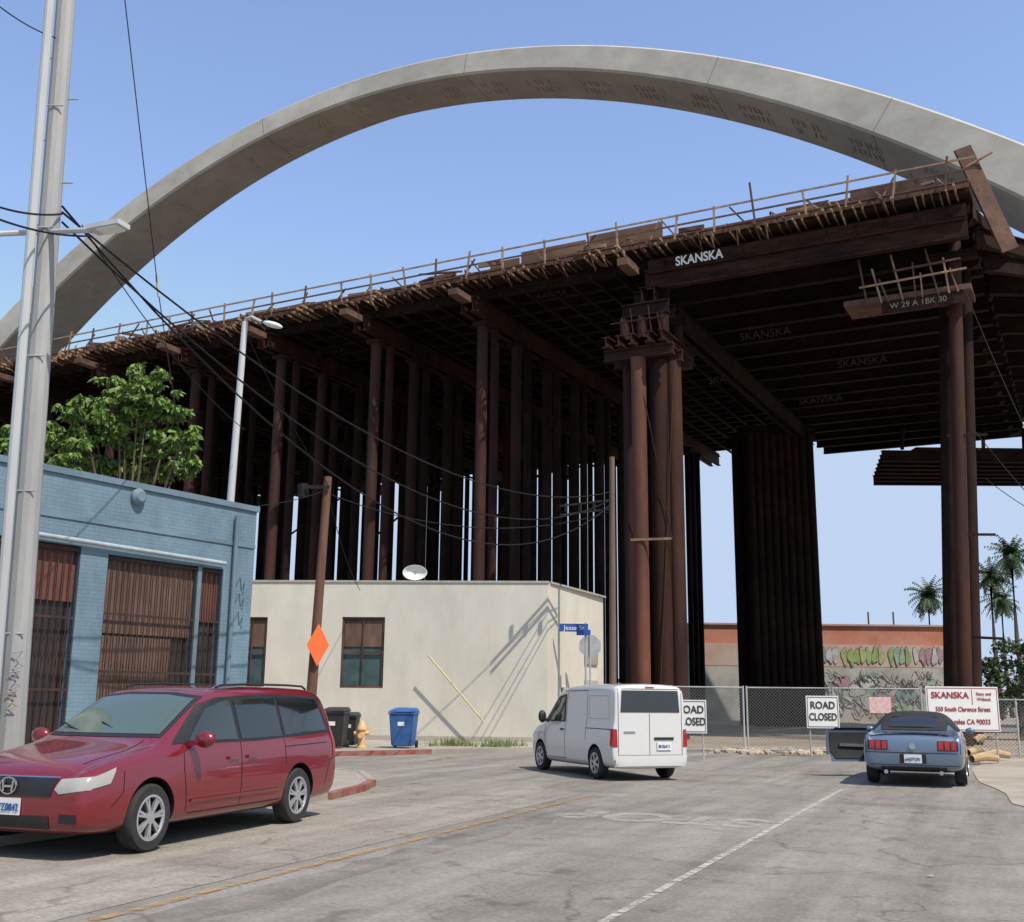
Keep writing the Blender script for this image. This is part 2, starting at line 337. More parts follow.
for px,py in ((765,338),(862,361),(820,395),(730,372)):
    q=G(px,py,H-1.4); t,s=TS(q); i=max(1,round((s-.15)/GS)); s2=.15+i*GS-.05
    q=RP(px,py,P(0,s2,0),n_); txt('lettering','SKANSKA',.62,dimtxt,V((q.x,q.y,H-1.45)),TX,Z,deck)
for px,py in ((270,334),(330,356),(550,285)):
    q=G(px,py,H-.4); t,s=TS(q); i=max(1,round((s-.7)/1.4)); q=RP(px,py,P(0,.7+i*1.4-.05,0),n_); txt('lettering','SKANSKA',.42,dimtxt,V((q.x,q.y,H-.38)),TX,Z,deck)
lt=AT(962,148,41.2); lb=AT(1010,250,41.6)
o=MB().beam(lt,lb,.75,.12,up=V((0,-1,.2))).build('formwork_panel',wood_d); tag(o,'long timber formwork panel leaning diagonally against the right end of the deck','panel')
o=MB().tube(AT(958,172,41.3),AT(992,152,41.0),.05).build('scaffold_pipe',wood); tag(o,'short pole sticking out beside the leaning timber panel at the deck end','pole')
# ---------------------------------------------------------------- bents
def cap(mb,t,s0,s1,z,h,w=.9):
    for d in (-w/2+.15,w/2-.15): mb.ibeam(P(t+d,s0,z),P(t+d,s1,z),.28,h)
bt=[(22.6,'first'),(29.0,'second'),(35.3,'third'),(41.5,'fourth'),(48,'fifth'),(55,'sixth'),(62,'seventh'),(69.5,'eighth'),(78,'ninth')]
for bi,(t,wd) in enumerate(bt):
    th=thing('support_bent','%s row of brown steel pipe columns to the left of the capped tower'%wd,'falsework',P(t,15,0),group='column rows under the bridge')
    mb=MB(); cap(mb,t,-.5,W-.3,H-1.2,.8); mb.build('cap_beam',rust,th,smooth=False)
    MB().beam(P(t,-1.9,H-1.0),P(t,-.55,H-1.0),.5,.3).build('beam_end',wood_d,th,smooth=False)
    s=1.1; k=0
    while s<(37.0 if bi==0 else W-.8):
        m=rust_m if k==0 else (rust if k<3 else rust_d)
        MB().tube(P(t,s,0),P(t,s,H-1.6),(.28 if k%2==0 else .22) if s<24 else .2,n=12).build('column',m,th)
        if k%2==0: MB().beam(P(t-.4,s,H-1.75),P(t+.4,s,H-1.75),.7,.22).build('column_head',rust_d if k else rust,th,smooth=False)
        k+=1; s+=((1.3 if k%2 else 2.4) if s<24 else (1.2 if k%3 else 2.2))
    MB().beam(P(t+.35,1,9),P(t+.35,9,14),.08,.08).build('brace',rust_d,th,smooth=False)
# main tower
t=13.3
tw=thing('support_tower','tall capped tower of clustered red brown pipe columns in the middle of the bridge','falsework',P(t,2,0))
for (dt,ds,r,m) in ((.30,-.9,.33,rust_l),(-.35,-.1,.40,rust),(-.85,.4,.36,rust_m),(1.15,.2,.30,rust_m),(1.55,1.2,.30,rust),(.75,1.3,.36,rust_d),(1.75,2.0,.30,rust),(0.1,2.2,.36,rust_d)):
    MB().tube(P(t+dt,ds,0),P(t+dt,ds,16.3),r,n=20).build('column',m,tw)
for ds in (-.9,.3,1.6): mb=MB(); mb.ibeam(P(t-1.35,ds,16.55),P(t+1.9,ds,16.55),.34,.5); mb.build('cap_beam',rust_m,tw,smooth=False)
for dt in (-1.0,-.4,.4,1.0,1.6): mb=MB(); mb.ibeam(P(t+dt,-1.5,17.05),P(t+dt,2.8,17.05),.3,.5); mb.build('cap_beam',rust,tw,smooth=False)
for dt,ds in ((-.8,-.6),(.2,-.6),(1.0,-.6),(-.8,1.3),(.6,1.3)): MB().tube(P(t+dt,ds,17.3),P(t+dt,ds,18.3),.25,n=10).build('sand_jack',rust,tw)
for ds in (-.7,0.1,.9,1.8): mb=MB(); mb.ibeam(P(t-1.1,ds,18.6),P(t+1.1,ds,18.6),.3,.6); mb.build('upper_beam',rust_d,tw,smooth=False)
for ds in (.3,1.5): mb=MB(); mb.ibeam(P(t-.8,ds,19.4),P(t+.9,ds,19.4),.3,.9); mb.build('upper_beam',rust_d,tw,smooth=False)
for i in range(5):
    tt=t-.9+i*.42; MB().tube(P(tt,-1.3,17.3),P(tt+.12,-1.35,18.1+.4*(i%2)),.03,n=6).build('rod',rust_m,tw)
MB().tube(P(t-1.2,-1.35,17.9),P(t+1.4,-1.35,17.9),.03,n=6).build('rod',rust_m,tw)
MB().tube(P(t-.3,-.65,1),P(t-1.1,-.2,16),.025,n=5).build('brace',rust_m,tw); MB().tube(P(t-1.1,-.2,7),P(t+.2,-1.2,15.8),.02,n=5).build('brace',rust_m,tw); MB().beam(P(t-1.1,-1.0,8.2),P(t+.6,-1.3,8.2),.06,.1).build('brace',wood,tw,smooth=False)
MB().beam(P(t+.6,-1.9,H-1.05),P(t+.6,-.5,H-1.05),.5,.35).build('beam_end',wood_d,tw,smooth=False)
mb=MB(); cap(mb,t,-.4,31,H-2.2,.8); mb.build('header_beam',rust_d,tw,smooth=False)
# dense far block
bc=AT(781,600,73)
th=thing('support_bent','dense dark block of closely packed columns under the far edge of the deck','falsework',(bc.x,bc.y,0),group='column rows under the bridge')
ax=V((1,.12,0)).normalized(); ay=V((-.12,1,0)).normalized()
for i in range(9):
    for j in range(4):
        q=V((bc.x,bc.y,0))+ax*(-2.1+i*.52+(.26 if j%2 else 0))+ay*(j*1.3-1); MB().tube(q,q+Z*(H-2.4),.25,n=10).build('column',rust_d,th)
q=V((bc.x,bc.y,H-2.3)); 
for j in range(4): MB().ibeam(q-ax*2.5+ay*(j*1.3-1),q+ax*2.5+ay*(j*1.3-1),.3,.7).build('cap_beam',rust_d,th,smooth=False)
# right tower
Yr=43.0
rt=thing('support_tower','slim bundle of dark and reddish pipe columns under the right end of the deck','falsework',(AT(966,690,Yr).x,Yr,0))
def colpx(xb,xt,Y,r,m,zt=H-1.9,parent=rt):
    a=AT(xb,690,Y); b=AT(xt,290,Y); d=(b-a)/(b.z-a.z); return MB().tube(a-d*a.z,a+d*(zt-a.z),r,n=20).build('column',m,parent)
colpx(965,955,Yr,.27,rust_m,H-1.2); colpx(955,948,Yr+1.2,.24,rust_d); colpx(975,965,Yr+1.6,.27,rust,H-1.5); colpx(950,944,Yr+2.8,.24,rust_d); colpx(970,960,Yr+3.4,.3,rust_d)
tr,sr=TS(AT(955,290,Yr))
for ds in (-.3,.9,2): MB().ibeam(P(tr-1.0,sr+ds,H-1.95),P(tr+1.0,sr+ds,H-1.95),.3,.4).build('cap_beam',rust,rt,smooth=False)
for z in (4,8,12): MB().beam(P(tr-.8,sr-.32,z),P(tr+.7,sr-.3,z+.1),.05,.1).build('brace',rust,rt,smooth=False)
pz=17.9
pf=thing('work_platform','timber work platform with upright rods bracketed to the top of the right tower','platform',P(tr+2,sr,pz))
MB().hexa([P(tr-.7,sr-1.1,pz),P(tr+4.3,sr-1.1,pz),P(tr+4.3,sr+.7,pz),P(tr-.7,sr+.7,pz)]+[P(tr-.7,sr-1.1,pz+.22),P(tr+4.3,sr-1.1,pz+.22),P(tr+4.3,sr+.7,pz+.22),P(tr-.7,sr+.7,pz+.22)]).build('platform_deck',wood_d,pf,smooth=False)
for i in range(9):
    tt=tr-.3+i*.45+random.uniform(-.1,.1); MB().beam(P(tt,sr-1.15,pz-.1),P(tt+random.uniform(-.1,.4),sr-1.3,pz+.9+.5*(i%3)),.05,.07).build('upright',wood if i%2 else wood_d,pf,smooth=False)
MB().beam(P(tr-.6,sr-1.3,pz+.8),P(tr+3.6,sr-1.3,pz+.65),.05,.08).build('hand_rail',wood,pf,smooth=False)
MB().beam(P(tr-.4,sr-1.3,pz+1.25),P(tr+2.2,sr-1.3,pz+1.15),.05,.08).build('hand_rail',wood_d,pf,smooth=False)
MB().beam(P(tr-.4,sr-1.0,pz-.28),P(tr+2.8,sr-1.0,pz-.28),.1,.5).build('ledger_beam',rust,pf,smooth=False)
txt('lettering','W 29 A 1BK 30',.34,M('tan_letters',(.32,.26,.20)),P(tr+1.35,sr-1.07,pz-.28),TX,Z,pf)
fp=thing('hanging_platform','low dark formwork platform hanging beyond the right tower against the sky','platform',(30,72,15))
z0=AT(960,471,70).z; xl=AT(882,460,68).x
for i in range(7): MB().ibeam((xl+.3*i,68+i*1.2,z0+.5-i*.02),(46,68+i*1.2,z0+.5),.3,.7).build('beam',rust_d,fp,smooth=False)
MB().box(xl+2.2,46,68,76,z0+.88,z0+1.1).build('deck_formwork',deckm,fp,smooth=False)
for i in range(5): x_=xl+1.5+i*2.6; MB().beam((x_,68.5,z0+1.1),(x_+.3,69,z0+2.6),.2,.25).build('hanger',rust_d,fp,smooth=False)
MB().tube((40,73,0),(40,73,z0+.1),.35).build('column',rust,fp)
# ---------------------------------------------------------------- arch
SA=6.0
out=[(0,320),(60,258),(150,185),(250,124),(350,80),(467,52),(590,45),(720,55),(850,85),(950,115),(1024,142)]
ts=[];zs=[]
for px,py in out:
    q=RP(px,py,P(0,SA,0),n_); t_,s_=TS(q); ts.append(t_); zs.append(q.z)
pc=np.polyfit(ts,zs,2); pk=-pc[1]/(2*pc[0])
def ARS(tt): u=abs(tt-pk)/44; return 1.4+1.25*u*u, 3.2+1.7*u
def arch():
    bm=bmesh.new(); prev=None; T0=pk-44;T1=pk+44;N_=110
    for i in range(N_+1):
        tt=T0+(T1-T0)*i/N_; z=np.polyval(pc,tt); sl_=2*pc[0]*tt+pc[1]
        nn=V((0,0,1))-e*float(sl_); nn.normalize(); th,wd=ARS(tt)
        top=P(tt,SA,z); ch=.12
        ring=[top+n_*ch, top+n_*(wd-ch), top+n_*wd-nn*ch, top+n_*wd-nn*(th-ch), top+n_*(wd-ch)-nn*th, top+n_*ch-nn*th, top-nn*(th-ch), top-nn*ch]
        ring=[bm.verts.new(x) for x in ring]
        if prev:
            for k in range(8): j=(k+1)%8; bm.faces.new((prev[k],prev[j],ring[j],ring[k]))
        else: bm.faces.new(ring)
        prev=ring
    bm.faces.new(prev[::-1]); bmesh.ops.recalc_face_normals(bm,faces=bm.faces); return bm
ar=thing('bridge_arch','pale concrete arch curving high above the bridge deck against the blue sky','arch',P(pk,SA,0))
finish(arch(),'arch_rib',conc,ar,ang=30)
def archpt(tt):
    z=float(np.polyval(pc,tt)); s_=2*pc[0]*tt+pc[1]; nn=(Z-e*float(s_)).normalized(); tg=(e+Z*float(s_)).normalized(); th,wd=ARS(tt)
    return P(tt,SA,z),nn,tg,th,wd
for px_,py_ in ((262,120),(467,52),(719,55),(893,98)):
    tt=TS(RP(px_,py_,P(0,SA,0),n_))[0]; top,nn,tg,th,wd=archpt(tt); q=MB()
    q.beam(top-n_*.004-nn*.1,top-n_*.004-nn*(th-.1),.035,.012,up=n_); q.beam(top-nn*(th+.003)+n_*.1,top-nn*(th+.003)+n_*(wd-.1),.035,.012,up=nn); q.build('joint',conc_j,ar,smooth=False)
tt=pk-34
while tt<pk+36:
    top,nn,tg,th,wd=archpt(tt); q=MB()
    for k in range(7):
        b0=top-nn*(th+.006)+tg*(k*.28)
        for (s0,s1) in ((.5,.74),(.85,1.08)):
            if random.random()<.85: q.beam(b0+n_*s0*wd/1.5,b0+n_*s1*wd/1.5+tg*random.uniform(-.12,.12),.055,.01,up=nn)
    q.build('marking',markm,ar,smooth=False); tt+=3.1+random.uniform(-.3,.5)
# ---------------------------------------------------------------- walls with openings
def wallq(mb,x0,x1,z0,z1,ops,y=0,depth=.2):
    xs=sorted(set([x0,x1]+[o[0] for o in ops]+[o[1] for o in ops])); zs=sorted(set([z0,z1]+[o[2] for o in ops]+[o[3] for o in ops]))
    for a,b in zip(xs,xs[1:]):
        for c,d in zip(zs,zs[1:]):
            mx,mz=(a+b)/2,(c+d)/2
            if any(o[0]<mx<o[1] and o[2]<mz<o[3] for o in ops): continue
            mb.quad((a,y,c),(b,y,c),(b,y,d),(a,y,d))
    for o in ops:
        a,b,c,d=o; yy=y+depth
        mb.quad((a,y,c),(a,yy,c),(a,yy,d),(a,y,d)); mb.quad((b,y,c),(b,y,d),(b,yy,d),(b,yy,c)); mb.quad((a,y,d),(a,yy,d),(b,yy,d),(b,y,d)); mb.quad((a,y,c),(b,y,c),(b,yy,c),(a,yy,c))
def brickmat(name,c1,c2):
    m,nt,b=newmat(name);N=nt.nodes;L=nt.links;b.inputs['Roughness'].default_value=.75
    tc=N.new('ShaderNodeTexCoord'); sx=N.new('ShaderNodeSeparateXYZ'); L.new(tc.outputs['Object'],sx.inputs[0])
    ad=N.new('ShaderNodeMath'); L.new(sx.outputs[0],ad.inputs[0]); L.new(sx.outputs[1],ad.inputs[1]); cb=N.new('ShaderNodeCombineXYZ'); L.new(ad.outputs[0],cb.inputs[0]); L.new(sx.outputs[2],cb.inputs[1])
    br=N.new('ShaderNodeTexBrick'); br.inputs['Scale'].default_value=1; br.inputs['Brick Width'].default_value=.22; br.inputs['Row Height'].default_value=.075; br.inputs['Mortar Size'].default_value=.006
    br.inputs['Color1'].default_value=(*c1,1); br.inputs['Color2'].default_value=(*c2,1); br.inputs['Mortar'].default_value=(*[x*.84 for x in c1],1); br.inputs['Bias'].default_value=-.2
    L.new(cb.outputs[0],br.inputs[0])
    n=N.new('ShaderNodeTexNoise'); n.inputs['Scale'].default_value=1.1; n.inputs['Detail'].default_value=9; n.inputs['Roughness'].default_value=.7; mpp=N.new('ShaderNodeMapping'); mpp.inputs['Scale'].default_value=(1,1,.4); L.new(tc.outputs['Object'],mpp.inputs[0]); L.new(mpp.outputs[0],n.inputs['Vector'])
    r=N.new('ShaderNodeValToRGB'); r.color_ramp.elements[0].position=.3; r.color_ramp.elements[1].position=.65; r.color_ramp.elements[0].color=(.66,.66,.68,1); r.color_ramp.elements[1].color=(1.05,1.05,1.05,1); L.new(n.outputs[0],r.inputs[0])
    mx=N.new('ShaderNodeMixRGB'); mx.blend_type='MULTIPLY'; mx.inputs[0].default_value=1; L.new(br.outputs[0],mx.inputs[1]); L.new(r.outputs[0],mx.inputs[2]); L.new(mx.outputs[0],b.inputs['Base Color'])
    bp=N.new('ShaderNodeBump'); bp.inputs['Strength'].default_value=.35; bp.inputs['Distance'].default_value=.008; bp.invert=True; L.new(br.outputs['Fac'],bp.inputs['Height']); L.new(bp.outputs[0],b.inputs['Normal'])
    return m
blue=brickmat('blue_brick',(.15,.238,.30),(.17,.258,.32)); blue2=M('blue_trim',(.14,.215,.27),(.17,.25,.305),scale=2,dirt=.3,rough=.7)
C1=AT(257,507,24.5); Ht=C1.z; N1=G(0,455,Ht); ud=(C1-N1); ud.z=0; LB=ud.length; ud.normalize(); inn=V((-ud.y,ud.x,0))
BB=thing('brick_building','light blue painted brick building with barred windows behind the red minivan','building',(N1.x,N1.y,0),math.atan2(ud.y,ud.x))
bmi=wm(BB).inverted()
def BL(px,py): q=bmi@RP(px,py,V((N1.x,N1.y,0)),inn); return q.x,q.z
xw1a=BL(22,640)[0]; xw1b=BL(73,640)[0]; zt1=BL(72,545)[1]
xw2a=BL(101,640)[0]; xw2b=BL(219,640)[0]; zt2=BL(160,561)[1]; zb2=BL(103,698)[1]
ops=[(xw1a-1.0,xw1b,.35,zt1),(xw2a,xw2b,zb2-.6,zt2)]
mb=MB(); wallq(mb,-14,LB,0,Ht-.12,ops,0,.22)
mb.quad((LB,0,0),(LB,14,0),(LB,14,Ht-.12),(LB,0,Ht-.12)); mb.quad((-14,14,0),(-14,0,0),(-14,0,Ht-.12),(-14,14,Ht-.12)); mb.quad((LB,14,0),(-14,14,0),(-14,14,Ht-.12),(LB,14,Ht-.12))
mb.build('wall',blue,BB,world=False,smooth=False,normals=False)
MB().box(-14,LB-.25,.25,14,Ht-.8,Ht-.65).build('roof',M('roof_tar',(.1,.1,.1),(.15,.15,.14)),BB,world=False,smooth=False)
q=MB(); q.box(-14.05,LB+.05,-.05,.27,Ht-.12,Ht); q.box(LB-.22,LB+.05,.27,14,Ht-.12,Ht); q.build('coping',blue2,BB,world=False,smooth=False)
MB().box(-14,LB,-.025,-.002,Ht-.95,Ht-.86).build('brick_course',blue2,BB,world=False,smooth=False)
zl=BL(120,548)[1]; q=MB(); q.tube((BL(38,540)[0]-.3,-.1,zl+.03),(BL(222,568)[0],-.1,zl-.03),.045); q.build('conduit',M('pale_pipe',(.36,.42,.45)),BB,world=False)
shut=M('rust_shutter',(.10,.034,.026),(.17,.065,.048),scale=2,stretch=(3,3,.5),rough=.8,dirt=.3,obj=True)
shut2=M('brown_panel',(.10,.055,.04),(.17,.10,.075),scale=2,stretch=(2,2,.6),rough=.8,dirt=.4,obj=True)
drk=M('dark_window',(.022,.017,.015),(.05,.036,.03),scale=1.2,rough=.4,obj=True)
iron=M('bar_iron',(.028,.014,.011),(.05,.027,.02),scale=3)
for k,(a,b,c,d) in enumerate(ops):
    wn=MB().box(a+.003,b-.003,.2,.24,c,d).build('window',drk,BB,world=False,smooth=False)
    xs2=b-.01 if k==0 else b-(b-a)*.24
    zm=d-(1.05 if k==0 else 1.5)
    MB().box(a+.01,xs2,.13,.19,zm,d-.01).build('shutter',shut if k==0 else shut2,wn,world=False,smooth=False)
    if k==1:
        MB().box(b-(b-a)*.19,b-.01,.14,.19,zm+.35,d-.01).build('shutter',shut,wn,world=False,smooth=False)
        MB().box(a+.02,a+(b-a)*.6,.15,.18,c+.2,zm-.05).build('inner_board',shut2,wn,world=False,smooth=False)
        MB().box(b-(b-a)*.235,b-(b-a)*.20,.0,.18,c+.01,d-.01).build('mullion',blue2,wn,world=False,smooth=False)
    g=MB(); nb=int((b-a)/.14)
    for i in range(nb+1): x=a+.02+(b-a-.04)*i/nb; g.tube((x,.03,c+.02),(x,.03,d-.03),.014,n=6)
    for f in (.02,.33,.66,.98): g.beam((a+.01,.03,c+(d-c)*f),(b-.01,.03,c+(d-c)*f),.02,.045)
    g.build('grille',iron,wn,world=False)
    MB().box(a-.06,b+.06,-.06,-.003,c-.1,c-.003).build('sill',blue2,BB,world=False,smooth=False)
x,z=BL(137,497); MB().lathe([(0,-.16),(.1,-.16),(.17,-.08),(.17,-.002)],c=(x,0,z),axis='Y',n=16).build('vent',blue2,BB,world=False)
x,z=BL(232,560); MB().tube((x,-.09,.1),(x,-.09,Ht-.3),.05).build('downpipe',blue2,BB,world=False)
q=MB(); x,z=BL(238,612)
for (dx,dz) in ((0,.55),(.02,.2),(0,-.2)):
    q.path([(x-.12+dx,-.006,z+dz),(x+.0,-.006,z+dz+.2),(x+.05,-.006,z+dz-.08),(x+.13,-.006,z+dz+.1),(x+.1,-.006,z+dz-.15)],.010,n=5)
q.build('graffiti',M('dark_spray',(.06,.08,.10)),BB,world=False)
# ---------------------------------------------------------------- cream building
cream=M('cream_stucco',(.56,.53,.45),(.64,.605,.52),scale=1.3,rough=.9,bump=.1,dirt=.12,obj=True,stretch=(1,1,.5))
Yc=39.2; D1=AT(548,583,Yc); Hc=D1.z; D0=G(253,582,Hc); D2=G(603,598,Hc)
fd=(D1-D0); fd.z=0; fd.normalize(); rdv=(D2-D1); rdv.z=0; LR=rdv.length; rdv.normalize()
CB=thing('stucco_building','low cream stucco building with flat roof in front of the bridge columns','building',(D1.x,D1.y,0),math.atan2(fd.y,fd.x))
cmi=wm(CB).inverted()
def CL(px,py): q=cmi@RP(px,py,V((D1.x,D1.y,0)),V((-fd.y,fd.x,0))); return q.x,q.z
ops=[]
for (a,b,c,d) in ((341,384,617,688),(236,266,617,688)):
    x0=CL(a,650)[0];x1=CL(b,650)[0]; ops.append((x0,x1,CL((a+b)/2,d)[1],CL((a+b)/2,c)[1]))
mb=MB(); wallq(mb,-22,0,0,Hc,ops,0,.18); r2=cmi.to_3x3()@rdv; E=V((r2.x*LR,r2.y*LR,0)); 
mb.quad((0,0,0),E,E+Z*Hc,(0,0,Hc)); bk=V((-22,E.y,0)); mb.quad(E,bk,bk+Z*Hc,E+Z*Hc); mb.quad(bk,(-22,0,0),(-22,0,Hc),bk+Z*Hc)
mb.build('wall',cream,CB,world=False,smooth=False)
MB().poly([(-21.9,.1,Hc-.3),(-.1,.1,Hc-.3),(E.x-.1,E.y-.1,Hc-.3),(-21.9,E.y-.1,Hc-.3)]).build('roof',walk,CB,world=False,smooth=False)
q=MB(); q.box(-22,.04,-.04,.2,Hc,Hc+.07); q.beam((0.03,.2,Hc+.035),(E.x+.03,E.y,Hc+.035),.2,.07); q.build('coping',M('coping',(.42,.38,.31)),CB,world=False,smooth=False)
MB().box(-22,0.012,-.012,-.002,.02,.28).build('plinth',M('plinth',(.36,.32,.26),(.42,.38,.32)),CB,world=False,smooth=False)
for k,(a,b,c,d) in enumerate(ops):
    wn=MB().box(a,b,.15,.18,c,d).build('window',M('teal_screen%d'%k,(.03,.065,.07),(.06,.10,.10),scale=3,rough=.5,obj=True),CB,world=False,smooth=False)
    g=MB(); 
    for x0,x1,z0_,z1_ in ((a,a+.07,c,d),(b-.07,b,c,d),(a+.07,b-.07,c,c+.08),(a+.07,b-.07,d-.08,d),((a+b)/2-.02,(a+b)/2+.02,c+.08,d-.08),(a+.07,b-.07,(c+d)/2-.03,(c+d)/2+.03)): g.box(x0+.002,x1-.002,.05,.1,z0_,z1_)
    g.build('frame',wood_d,wn,world=False,smooth=False)
    MB().box(a+.08,b-.08,.11,.13,(c+d)/2+.2,d-.1).build('screen',shut2,wn,world=False,smooth=False)
def CR(f,z): return V((E.x*f,E.y*f,z))
nr=V((E.y,-E.x,0)).normalized()
for (f0,f1,z0_,z1_,m,nm) in ((.62,.86,.2,2.3,M('pale_door',(.45,.44,.40)),'door'),(.22,.3,1.2,2.0,polegrey,'meter_box'),(.62,.86,2.9,3.7,M('louvre',(.33,.32,.27)),'vent')):
    a=CR(f0,0)+nr*.04; b=CR(f1,0)+nr*.04; q=MB(); q.beam(V((a.x,a.y,(z0_+z1_)/2)),V((b.x,b.y,(z0_+z1_)/2)),.06,z1_-z0_); q.build(nm,m,CB,world=False,smooth=False)
dp=AT(415,574,41); t_=thing('satellite_dish','small white dish on the flat roof of the cream building','dish',(dp.x,dp.y,Hc-.3))
q=MB(); q.lathe([(0.02,.12),(.2,.1),(.35,.04),(.46,-.06),(.44,-.06),(.33,.02),(.02,.09)],axis='Y',n=20); bmesh.ops.scale(q.bm,vec=(1,1,.62),verts=q.bm.verts); bmesh.ops.translate(q.bm,vec=(dp.x,dp.y,dp.z+.05),verts=q.bm.verts); q.build('reflector',white,t_)
MB().tube((dp.x,dp.y+.1,Hc-.3),(dp.x,dp.y+.1,dp.z+.05),.04).build('mast',polegrey,t_)
# ---------------------------------------------------------------- poles, lamps, cables
def sag(a,b,s,n=24): return [a.lerp(b,i/n)-Z*(4*s*(i/n)*(1-i/n)) for i in range(n+1)]
def cable(a,b,s,label,r=.016):
    o=MB().path(sag(V(a),V(b),s),r,n=5).build('overhead_cable',wirem); return tag(o,label,'cable')
Yp=15.5
pb=AT(14,690,Yp); pt=AT(66,0,Yp); dv=(pt-pb)/(pt.z-pb.z); base=pb-dv*pb.z; base.z=.13; top=pt+dv*4
LP=thing('utility_pole','tall pale grey tapered pole with a conduit at the left edge behind the minivan','pole',base)
MB().path([base,base.lerp(top,.5),top],[.185,.155,.125],n=12).build('shaft',polegrey,LP,ang=20)
cb=AT(2,600,Yp-.35); ct=AT(50,0,Yp-.35); dv2=(ct-cb)/(ct.z-cb.z)
MB().path([cb-dv2*(cb.z-.13),ct+dv2*4],.07,n=10).build('conduit',lampgrey,LP)
for z in (2.4,4.4,6.4,8.4,10.4): p=base+dv*(z-.13)+V((0,-.0,0)); MB().tube(p+V((-.27,-.16,0)),p+V((.15,-.16,0)),.012,n=5).build('strap',polegrey,LP) 
for z,s_ in ((9.2,1),(9.9,-1),(10.6,1),(11.3,-1),(8.5,-1)): p=base+dv*(z-.13); MB().tube(p+V((s_*.12,0,0)),p+V((s_*.31,0,0)),.014,n=6).build('step_bolt',polegrey,LP)
for k,(c1) in enumerate(((.50,.38,.2),(.45,.3,.42),(.4,.35,.48))):
    p=AT(12+k*3,700-k*20,Yp-.22); q=MB(); 
    q.path([p+V((-.08,0,.1)),p+V((.05,-.01,.12)),p+V((-.03,-.01,-.02)),p+V((.07,0,-.08)),p+V((-.05,0,-.12))],.010,n=5); q.build('graffiti',M('spray%d'%k,c1),LP)
a0=AT(44,232,Yp); lh=AT(92,230,Yp-.8)
LH=thing('street_lamp','flat grey lamp head on a short arm fixed to the tall pole at left','street lamp',a0)
MB().path([AT(-5,234,Yp-.2),a0,lh],.045,n=8).build('arm',lampgrey,LH)
q=MB(); b1=AT(124,224,Yp-1.0); q.beam(lh,b1,.26,.07); q.build('lamp_head',lampgrey,LH,smooth=False)
q=MB(); q.beam(lh.lerp(b1,.3)-Z*.05,lh.lerp(b1,.9)-Z*.05,.2,.03); q.build('lens',white,LH,smooth=False)
Yl=27.5; lb_=AT(231,495,Yl); lt_=AT(245,322,Yl); dv=(lt_-lb_)/(lt_.z-lb_.z); b_=lb_-dv*(lb_.z-.0)
SL=thing('street_lamp','slim pale street lamp with a curved arm rising behind the blue building','street lamp',b_)
MB().path([b_,lt_],[.12,.08],n=12).build('pole',lampgrey,SL)
ae=AT(262,322,Yl-.5); MB().path([lt_-Z*.25,lt_+V((.02,0,.1)),AT(252,317,Yl-.2),ae],.04,n=8).build('arm',lampgrey,SL)
q=MB(); l1=AT(286,328,Yl-.9); md=ae.lerp(l1,.45); q.ball((0,0,0),.34,2,1,.42,.24); d_=(l1-ae).normalized()
bmesh.ops.rotate(q.bm,matrix=d_.to_track_quat('X','Z').to_matrix(),verts=q.bm.verts,cent=(0,0,0)); bmesh.ops.translate(q.bm,vec=md,verts=q.bm.verts); q.build('lamp_head',white,SL)
Yw=33; wt=AT(328,477,Yw); wb2=AT(311,700,Yw); dv=(wt-wb2)/(wt.z-wb2.z); wbse=wb2-dv*(wb2.z-.12)
WP=thing('utility_pole','leaning brown wooden pole with an orange diamond sign beside the cream building','pole',wbse)
MB().path([wbse,wt],[.16,.12],n=14).build('shaft',polewood,WP)
q=MB(); p=AT(326,487,Yw-.2); q.beam(p+V((-.6,0,0)),p+V((.1,0,0)),.06,.1); q.tube(AT(303,484,Yw),AT(303,496,Yw),.16); q.build('line_fitting',wirem,WP)
OS=thing('warning_sign','orange diamond warning sign fixed to the brown wooden pole','sign',AT(318,645,Yw-.25))
p=AT(318,645,Yw-.25); sz=.62; q=MB(); nvec=V((.5,-1,0)).normalized(); xs_=V((-nvec.y,nvec.x,0)); hw=.34
q.poly([p-xs_*hw,p-Z*sz,p+xs_*hw,p+Z*sz]); g=bmesh.ops.extrude_face_region(q.bm,geom=list(q.bm.faces)); bmesh.ops.translate(q.bm,vec=-nvec*.02,verts=[v for v in g['geom'] if isinstance(v,bmesh.types.BMVert)]); q.build('sign_face',orange,OS,smooth=False)
Ym=38.2; mt_=AT(612,457,Ym); mb_=AT(613,690,Ym); dv=(mt_-mb_)/(mt_.z-mb_.z); mbs=mb_-dv*(mb_.z)
MP=thing('utility_pole','thin dark wooden pole in front of the capped tower beside the cream building','pole',mbs)
MB().path([mbs,mt_],[.13,.09],n=12).build('shaft',M('weathered_pole',(.13,.075,.05),(.19,.12,.085),scale=5,stretch=(1,1,.15)),MP)
q=MB()
for py in (500,509): q.beam(AT(560,py+6,Ym-1.5),AT(610,py,Ym-.1),.06,.06)
q.build('cross_arm',wirem,MP,smooth=False)
for px in (566,580,594): MB().tube(AT(px,503,Ym-1.0),AT(px,512,Ym-1.0),.06,n=8).build('insulator',wirem,MP)
for i,(py0,py1,s_) in enumerate(((212,492,1.6),(222,500,2.2),(206,505,3.0))):
    cable(AT(62,py0,Yp),AT(610,py1,Ym-.1),s_,'%s of three long black cables sagging from tall grey pole to thin dark pole'%('highest','middle','lowest')[i] ,.018)
cable(AT(-60,180,12),AT(62,214,Yp),.15,'upper black cable entering at the left edge above the lamp arm')
cable(AT(-60,192,12),AT(90,236,Yp),.15,'lower black cable entering at the left edge above the lamp arm')
cable(AT(329,494,Yw),AT(610,512,Ym),.8,'thin cable strung between the brown pole and the thin dark pole')
